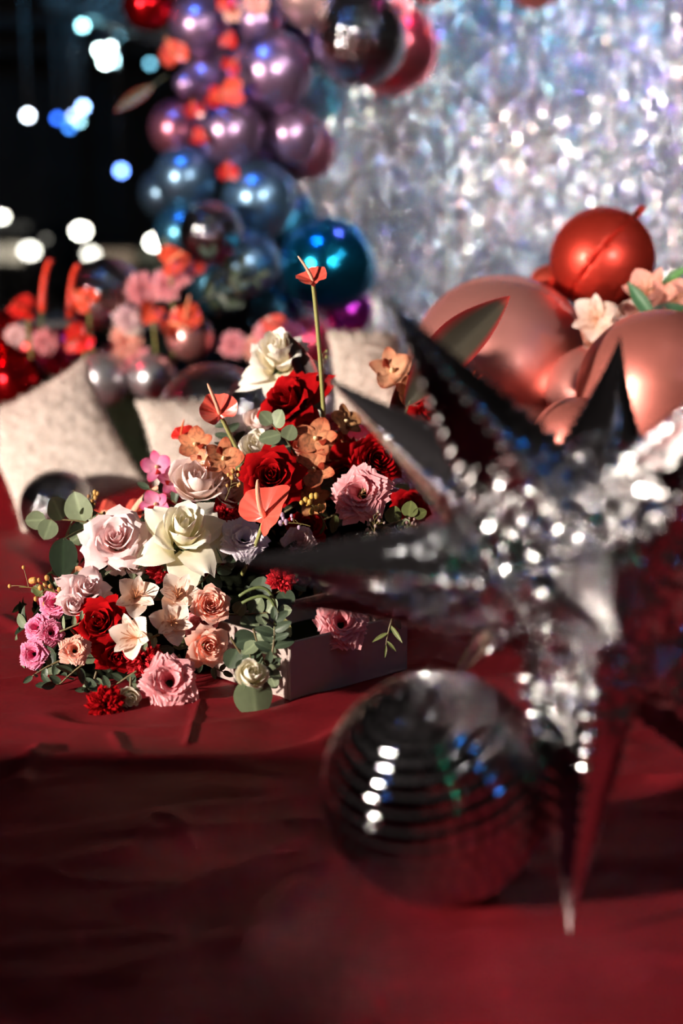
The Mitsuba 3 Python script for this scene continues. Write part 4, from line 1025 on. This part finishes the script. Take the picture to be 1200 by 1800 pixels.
SP = [  # px, py, angle, length, leaves, leaf px, kind, colour, label, dY
 (185, 925, 165, 105, 5, 62, 'round', EUC, 'grey green eucalyptus sprig at the upper left beside the pale pink rose', 0.02),
 (176, 905, 150, 40, 4, 26, 'round', EUC, 'small eucalyptus tip above the pale pink open rose', 0.0),
 (520, 800, 120, 70, 4, 50, 'round', EUC, 'eucalyptus sprig with round leaves right above the round red rose', -0.02),
 (640, 935, 15, 90, 5, 44, 'round', OLIVE, 'eucalyptus sprig with round leaves right below the pink ruffled bloom', -0.01),
 (560, 735, 120, 40, 4, 32, 'round', EUC, 'small eucalyptus sprig behind the orange orchids', 0.05),
 (150, 1165, 215, 90, 6, 36, 'oval', EUCD, 'dark eucalyptus sprig below the small peach bloom', 0.0),
 (240, 1180, 210, 110, 7, 36, 'oval', EUCD, 'dark eucalyptus sprig reaching left along the cloth', -0.01),
 (230, 1190, 265, 60, 4, 30, 'oval', EUC, 'eucalyptus sprig between the crimson carnation and the pink ruffled bloom', -0.02),
 (170, 1180, 250, 60, 4, 28, 'oval', EUC, 'eucalyptus sprig drooping to the cloth at lower left', -0.01),
 (105, 1110, 20, 50, 5, 28, 'oval', EUC, 'eucalyptus tip among the hot pink blooms', -0.01),
 (110, 1160, 200, 60, 5, 34, 'oval', EUCD, 'dark eucalyptus leaves under the hot pink blooms', 0.01),
 (400, 1080, 0, 90, 6, 40, 'round', EUC, 'eucalyptus sprig right of the peach blooms', 0.0),
 (420, 1120, -20, 85, 6, 36, 'oval', EUC, 'grey green leaf cluster left of the cardboard box', -0.01),
 (440, 1060, 20, 90, 6, 44, 'round', EUCD, 'dark eucalyptus sprig under the left star spike', 0.01),
 (330, 1150, -30, 70, 5, 34, 'oval', EUCD, 'dark leaves under the lowest peach bloom', 0.01),
 (270, 1010, 20, 100, 6, 44, 'round', EUC, 'eucalyptus sprig under the star shaped cream rose', 0.03),
 (280, 1115, 200, 50, 5, 30, 'oval', EUC, 'eucalyptus tip left of the lowest pale alstroemeria', -0.02),
 (345, 1030, 40, 80, 6, 40, 'round', EUCD, 'dark eucalyptus sprig behind the peach blooms', 0.02),
 (500, 900, 30, 80, 6, 44, 'round', EUCD, 'dark eucalyptus sprig right of the coral anthurium', 0.05),
 (600, 900, 200, 80, 6, 38, 'oval', OLIVE, 'olive leaf sprig in the shade below the orchids', 0.05),
 (690, 1085, 250, 50, 3, 40, 'lance', OLIVE, 'thin olive leaves hanging over the right end of the box', -0.04),
 (480, 980, -20, 100, 6, 46, 'round', EUCD, 'dark eucalyptus sprig behind the left star spike', 0.05),
 (478, 1150, 80, 60, 8, 44, 'oval', EUCD, 'dark leaves shading the left end of the cardboard box', -0.075),
 (405, 1120, -60, 80, 6, 46, 'round', EUCD, 'dark eucalyptus sprig hanging before the hidden end of the box', -0.07),
 (445, 1105, -75, 90, 7, 40, 'round', EUC, 'grey green eucalyptus sprig hanging over the left end of the box', -0.08),
 (420, 1190, 20, 60, 5, 38, 'oval', EUCD, 'dark leaves on the cloth left of the cream rosebud', -0.06),
 (560, 1100, 20, 70, 6, 40, 'oval', EUCD, 'dark leaves lying in the open cardboard box', 0.02),
 (650, 1095, 10, 60, 5, 40, 'oval', EUCD, 'dark leaves at the right end in the open cardboard box', 0.02),
 (410, 800, 100, 60, 5, 36, 'oval', EUCD, 'dark leaves behind the orange orchids at left', 0.06),
 (330, 900, 140, 80, 5, 40, 'oval', EUCD, 'dark leaves behind the upright blush rosebud', 0.06),
 (620, 960, -10, 110, 7, 40, 'oval', EUCD, 'dark leaves in deep shade above the box', 0.05),
 (560, 1000, -15, 110, 7, 42, 'round', EUCD, 'dark eucalyptus sprig over the box', 0.04)]
for s in SP: sprig(*s[:9], dY=s[9])

one_leaf(112, 945, 268, 74, 'round', DARKG * 1.2, 'large dark green oval leaf hanging at the far left of the arrangement', dY=-0.01, nrm=(0.1, 0.2), W=0.72, stemto=(165, 925, 2.05))
one_leaf(441, 1190, 278, 76, 'round', srgb(100, 112, 84), 'large round eucalyptus leaf hanging before the cloth under the cream rosebud', Y=1.775, nrm=(0.15, 0.35), W=1.0, stemto=(440, 1150, 1.80), v=2)
one_leaf(712, 715, 49, 280, 'ti', srgb(60, 56, 46), 'tall dark cordyline leaf with red edges before the largest pink balloon', Y=2.16, nrm=(-0.35, 0.1), name='cordyline_leaf', W=1.05, stemto=(690, 800, 2.15), v=0)
one_leaf(560, 700, 118, 130, 'ti', srgb(48, 32, 30), 'dark cordyline leaf behind the highest white rose', Y=2.24, nrm=(0.2, 0.1), name='cordyline_leaf', W=1.0, stemto=(570, 760, 2.2), v=1)
one_leaf(690, 800, 75, 190, 'ti', srgb(70, 62, 50), 'shaded cordyline leaf behind the upper star spikes', Y=2.22, nrm=(-0.2, 0.1), name='cordyline_leaf', W=0.9, v=2)
one_leaf(790, 705, 50, 78, 'lance', srgb(190, 70, 50), 'small orange red pointed leaf tip before the largest pink balloon', Y=2.1, nrm=(0.2, 0.2), name='pointed_leaf', W=0.8, v=0)
one_leaf(800, 700, 38, 66, 'lance', srgb(170, 50, 40), 'thin red curled leaf tip right of the orange red one', Y=2.1, nrm=(0.0, 0.4), name='pointed_leaf', W=0.35, v=1)


def filler(px, py, ang, Lpx, n, budpx, col, label, dY=0.0, Y=None, spread=60):
    """A wiry sprig with tiny buds."""
    if Y is None: Y = 1.79 + np.clip(1260 - py, -50, 700) / 660 * 0.45 + dY
    p = at(px, py, Y); L = size(Lpx, p); bud = size(budpx, p) / 2
    t = thing('filler_sprig', label, 'flower')
    lines, buds = [], []
    main = bez(p, p + unit(sdir(p, ang)) * L * 0.5, p + unit(sdir(p, ang + 15)) * L, 8); lines.append(tube(main, 0.0008, 5))
    for k in range(n):
        s = rng.uniform(0.35, 1.0); q = main[int(s * 7)]
        e = q + unit(sdir(p, ang + rng.uniform(-spread, spread)) + rng.normal(size=3) * 0.3) * L * rng.uniform(0.12, 0.34); e[2] = max(e[2], 0.012)
        lines.append(tube(bez(q, (q + e) / 2 + [0, 0, 0.003], e, 5), 0.0006, 5))
        i = trimesh.creation.icosphere(subdivisions=1); i.vertices = i.vertices * bud * rng.uniform(0.7, 1.2) * np.array([1, 1, 1.25]) + e
        buds.append(i)
    part(t, 'stems', solid(cat(lines), srgb(110, 96, 52), 'mat_leaf'))
    for b in buds: part(t, 'bud', solid(b, np.array(col) * rng.uniform(0.8, 1.2), 'mat_leaf'))
for f in [(140, 1060, 150, 110, 14, 9, srgb(176, 128, 66), 'golden brown berry sprig reaching left over the cloth', 0.0),
          (160, 915, 75, 50, 6, 7, srgb(170, 130, 70), 'small golden sprig above the grey green eucalyptus at upper left', 0.0),
          (395, 880, 60, 55, 9, 7, srgb(190, 140, 80), 'thin golden sprig before the tilted blush rosebud', -0.05),
          (575, 930, 110, 60, 12, 9, srgb(205, 165, 80), 'yellow tiny blooms in the shade below the orchids', -0.02),
          (545, 925, 160, 50, 8, 8, srgb(180, 150, 175), 'lilac tiny daisies left of the yellow tiny blooms', -0.02),
          (650, 975, 70, 70, 30, 5, srgb(150, 130, 120), 'grey beige misty sprig above the star spike', -0.02),
          (600, 890, 20, 50, 20, 5, srgb(160, 120, 90), 'brown misty sprig left below the pink ruffled bloom', -0.03),
          (690, 970, 40, 60, 22, 5, srgb(150, 120, 115), 'dusky misty sprig right of the grey beige one', -0.01),
          (568, 665, 85, 70, 5, 6, srgb(120, 120, 70), 'thin green sprig with tiny buds beside the tallest stem', 0.05),
          (550, 712, 90, 30, 6, 14, srgb(196, 150, 70), 'mustard yellow tiny bloom right of the bright red pointed rose', 0.04),
          (180, 935, 110, 90, 4, 7, srgb(150, 110, 70), 'thin twig with buds before the small mirror ball', 0.03)]:
    filler(*f[:8], dY=f[8])

# curved green stems before the box
t = thing('bent_stem', 'pair of bent green stems arching left of the cardboard box', 'stem')
for k, pts in enumerate(([(420, 1048), (475, 1028), (486, 1105)], [(425, 1060), (480, 1045), (482, 1112)])):
    q = [at(a, b, 1.86 - 0.01 * k) for a, b in pts]
    part(t, 'stem', solid(tube(bez(q[0], q[1] + (q[1] - (q[0] + q[2]) / 2) * 0.6, q[2], 14), 0.0022, 7), srgb(98, 112, 66), 'mat_leaf'))
one_leaf(492, 1085, 295, 40, 'oval', srgb(150, 145, 90), 'pale yellow green leaf at the top left corner of the box', Y=1.84, nrm=(0.3, 0.3))


# dark mossy foam that carries the stems
def mound(px, py, rx, ry, rz, Y, label, z=None):
    p = at(px, py, Y); m = trimesh.creation.icosphere(subdivisions=5)
    v = m.vertices * np.array([rx, ry, rz]); v *= (1 + 0.18 * (meshkit.fbm(v * 40, 3, 3) - 0.5))[:, None]
    p[2] = 0.01 if z is None else z
    m.vertices = v + p; m.vertices[:, 2] = np.maximum(m.vertices[:, 2], 0.008)
    t = thing('moss_foam', label, 'moss'); part(t, 'foam', solid(m, srgb(22, 25, 17), 'mat_matte', True, 0.6))
    return t
M1 = mound(230, 1130, 0.15, 0.12, 0.13, 2.02, 'dark moss covered foam under the lower left cluster')
M2 = mound(540, 950, 0.19, 0.14, 0.28, 2.30, 'dark moss covered foam under the upper roses')
M3 = mound(370, 1040, 0.15, 0.12, 0.20, 2.12, 'dark moss covered foam under the star shaped cream rose')


def leaf_bed(cx, cy, spread, n, holder, zmax, Y):
    """Small dark leaves too many to count that fill the gaps."""
    c = at(cx, cy, Y); ms, cs = [], []
    for k in range(n):
        a, e = rng.uniform(0, 6.3), math.asin(rng.uniform(0.02, 1))
        d = np.array([math.cos(a) * math.cos(e), math.sin(a) * math.cos(e), math.sin(e)])
        q = np.array([c[0], c[1], 0.012]) + d * np.array([spread[0], spread[1], zmax]) * rng.uniform(0.92, 1.08)
        m, u, w = blade(1.0, 0.5, bend=rng.uniform(-0.3, 0.1), fold=0.15, round_=1, nu=5, nv=6)
        t0 = unit(np.cross(d, rng.normal(size=3))); M = leaf_matrix(q, unit(t0 + d * 0.5), d + rng.normal(size=3) * 0.3, rng.uniform(0.018, 0.034))
        m.apply_transform(M); ms.append(m); m.vertices[:, 2] = np.maximum(m.vertices[:, 2], 0.012); cs.append(np.tile((EUC, EUCD, OLIVE, DARKG)[rng.integers(0, 4)] * rng.uniform(0.6, 1.0), (len(m.vertices), 1)))
    part(holder, 'small_leaves', cply(cat(ms), 'mat_leaf', True, np.vstack(cs)), kind='stuff')
leaf_bed(230, 1130, (0.16, 0.13), 260, M1, 0.145, 2.02)
leaf_bed(540, 950, (0.20, 0.15), 330, M2, 0.295, 2.30)
leaf_bed(370, 1040, (0.16, 0.13), 260, M3, 0.215, 2.12)

# lilies and leaves on the right balloons
flower(A_, None, 'alstropink', 1138, 518, 112, -0.3, 0.55, 'dusty pink lily like bloom at the right edge, left one', Y=2.50)
flower(A_, None, 'alstropink', 1180, 532, 100, 0.3, 0.50, 'dusty pink lily like bloom at the right edge, right one', Y=2.48)
flower(A_, None, 'alstropink', 1215, 555, 80, 0.4, 0.40, 'dusty pink bloom cut by the right edge of the photo', Y=2.5)
for i, (x, y, d, lab) in enumerate([(1048, 558, 96, 'pale pink bloom left of three between the coral and rose balloons'), (1090, 570, 90, 'pale pink bloom in the middle of three between the coral and rose balloons'), (1054, 600, 84, 'pale pink bloom lowest of three between the coral and rose balloons')]):
    flower(A_, None, 'alstro', x, y, d, -0.2 + 0.2 * i, 0.3, lab, Y=2.50)
flower(L_, None, 'palepink', 1110, 580, 64, 0.0, 0.5, 'pale pink ruffled bloom resting on top of the large rose balloon', Y=2.48)
one_leaf(1150, 560, 128, 84, 'lance', srgb(52, 92, 58), 'dark green pointed leaf before the dusty pink blooms', Y=2.44, nrm=(-0.3, 0.2), W=1.3, v=0)
one_leaf(1160, 500, 30, 66, 'lance', srgb(76, 120, 62), 'green pointed leaf reaching past the right edge', Y=2.5, nrm=(0, 0.4), W=1.0, v=1)
one_leaf(1140, 555, 10, 64, 'oval', srgb(40, 72, 44), 'dark green leaf under the dusty pink blooms', Y=2.46, nrm=(0, 0.5), W=1.0, v=1)

# red and orange blooms in the balloon column
for x, y, d, col, lab in [(402, 76, 30, 'redspathe', 'red anthurium high between the purple balloons, topmost small one'), (402, 120, 34, 'redspathe', 'red anthurium left of the largest purple balloon'), (372, 170, 38, 'redspathe', 'red anthurium below the second purple balloon, left of a pair'),
                          (416, 162, 48, 'deepcoral', 'orange red anthurium below the largest purple balloon, right of a pair'), (341, 200, 34, 'redspathe', 'red anthurium between the plum and middle purple balloons'), (308, 101, 50, 'deepcoral', 'orange anthurium at the left edge of the column'),
                          (401, 308, 36, 'redspathe', 'dark red anthurium between the purple and the blue balloons'), (345, 240, 30, 'redspathe', 'shaded red anthurium on the plum balloon'), (400, -2, 36, 'redspathe', 'red anthurium at the top edge of the photo over the column'),
                          (350, 466, 24, 'redspathe', 'small red anthurium below the small mirror ball')]:
    flower(H_, 'cupped', col, x, y, d * 1.1, rng.uniform(-0.3, 0.3), rng.uniform(0, 0.4), lab, Y=4.0, spin=rng.uniform(0, 6.3))
flower(R_, 'open', 'peach', 410, 18, 34, 0.1, 0.2, 'orange brown rose at the top of the column', Y=4.02)
flower(C_, None, 'peach', 450, 2, 46, 0.1, 0.2, 'orange carnation at the top edge over the column', Y=4.02)
flower(C_, None, 'pink', 700, 15, 44, 0.1, 0.2, 'pink carnation right of the top mirror ball', Y=4.0)
flower(C_, None, 'pink', 585, 40, 44, -0.1, 0.2, 'pink carnation left of the top mirror ball', Y=4.0)
one_leaf(270, 150, 215, 84, 'ti', srgb(92, 88, 62), 'olive brown leaf sticking out left of the balloon column', Y=4.1, name='cordyline_leaf', nrm=(0.1, 0.3), W=0.9)

# blurred flowers at the left, behind the cushions
BG = [(C_, 'pink', 252, 508, 62, 'pink carnation above the dark mirror ball, left of a row of three'), (C_, 'pink', 292, 500, 58, 'pink carnation in the middle of a row of three'), (C_, 'pink', 318, 478, 50, 'pink carnation right of a row of three under the orange anthurium'),
      (C_, 'palepink', 225, 560, 50, 'pale pink carnation right of the dark mirror ball'), (C_, 'peach', 222, 600, 58, 'peach carnation below the pale pink one at left'), (C_, 'pink', 238, 628, 48, 'pink carnation right above the silver grey balloon'),
      (C_, 'white', 232, 575, 36, 'white carnation between the pale pink and peach ones'), (C_, 'pink', 410, 606, 50, 'pink carnation left of the highest white rose'), (C_, 'peach', 445, 612, 44, 'peach carnation just left behind the highest white rose'),
      (C_, 'pink', 470, 588, 52, 'pink carnation behind the top of the highest white rose'), (C_, 'hotpink', 505, 588, 50, 'hot pink carnation behind the tallest stem'), (C_, 'pink', 80, 600, 46, 'dim pink carnation above the dark red foil balloon'),
      (C_, 'palepink', 30, 590, 40, 'dim pale pink carnation beside the red foil balloon at the left edge')]
for k, c, x, y, d, lab in BG: flower(k, None, c, x, y, d, rng.uniform(-0.3, 0.3), rng.uniform(0.1, 0.5), lab, Y=3.45)
for x, y, d, s, c, lab in [(297, 462, 60, 'cupped', 'deepcoral', 'orange anthurium standing below the bright oval lamp'), (268, 545, 46, 'cupped', 'deepcoral', 'orange anthurium right of the pink carnations'), (300, 568, 62, 'cupped', 'deepcoral', 'orange anthurium over the rosy silver balloon, left one'),
                        (326, 562, 58, 'flat', 'deepcoral', 'orange anthurium over the rosy silver balloon, right one'), (154, 530, 50, 'flat', 'deepcoral', 'orange anthurium before the dark mirror ball'), (145, 592, 60, 'cupped', 'redspathe', 'red orange anthurium left below the dark mirror ball'),
                        (48, 545, 54, 'cupped', 'redspathe', 'red orange anthurium at the foot of the long orange flower'), (488, 574, 48, 'flat', 'coral', 'coral anthurium left of the tallest stem, out of focus'), (180, 900, 60, 'flat', 'coral', 'coral anthurium low behind the small eucalyptus tip')]:
    flower(H_, s, c, x, y, d, rng.uniform(-0.3, 0.3), rng.uniform(0.1, 0.5), lab, Y=3.4 if y < 800 else 2.3, spin=rng.uniform(0, 6.3), stem=((x + 10, y + (110 if y < 800 else 40), 3.5 if y < 800 else 2.2), 0.0))
for x, y0, y1, lab in [(76, 470, 548, 'long orange flower spike with a bent tip, left of two in the dark hall'), (124, 478, 560, 'long orange red flower spike, right of two in the dark hall')]:
    t = thing('flower_spike', lab, 'flower'); a, b = at(x - 4, y1 + 40, 3.5), at(x, y0, 3.5); e = at(x + 14, y0 - 12, 3.48)
    part(t, 'bloom', solid(tube(bez(at(x - 2, y1, 3.5), b, e, 12), np.linspace(0.009, 0.006, 12), 8), srgb(214, 58, 36), 'mat_waxy'))
    part(t, 'stem', solid(tube([a, at(x - 2, y1, 3.5)], 0.004, 6), srgb(80, 90, 50), 'mat_leaf'))
for i, (x, y, a, l, lab) in enumerate([(350, 530, 20, 110, 'grey green leaf sprig behind the large mirror ball, upper one'), (380, 560, 60, 100, 'grey green leaf sprig behind the large mirror ball, lower one'), (420, 520, 120, 90, 'olive leaf sprig below the lowest steel blue balloon'),
                                       (250, 610, 200, 80, 'dark leaf sprig among the blurred pink carnations'), (300, 520, 90, 80, 'dark leaf sprig beside the standing orange anthurium')]):
    sprig(x, y, a, l, 6, 42, 'oval', EUCD * 0.8 if i < 3 else EUCD, lab, Y=3.5)
mound(275, 640, 0.32, 0.18, 0.36, 3.75, 'dark foliage mass behind the blurred pink carnations')
mound(60, 680, 0.2, 0.2, 0.26, 4.2, 'dark foliage mass behind the red balloons')

# black table at the back left
t = thing('black_table', 'black table in the dark hall behind the red balloons', 'table'); pt = at(70, 566, 4.6)
tt = rbox(0.9, 0.5, 0.03, 0.006); tt.apply_translation(pt + [0, 0.1, 0]); part(t, 'tabletop', mikit.ply(tt, 'mat_dark', 30))
for sx in (-0.4, 0.4):
    for sy in (-0.1, 0.3): part(t, 'leg', mikit.ply(tube([[pt[0] + sx, pt[1] + sy, -0.02], [pt[0] + sx, pt[1] + sy, pt[2]]], 0.02, 8), 'mat_dark', 40))

pal_dev.update(n=len(PAL), tab=mi.Float(np.array(PAL, np.float32).ravel()))
dr.eval(pal_dev['tab'])
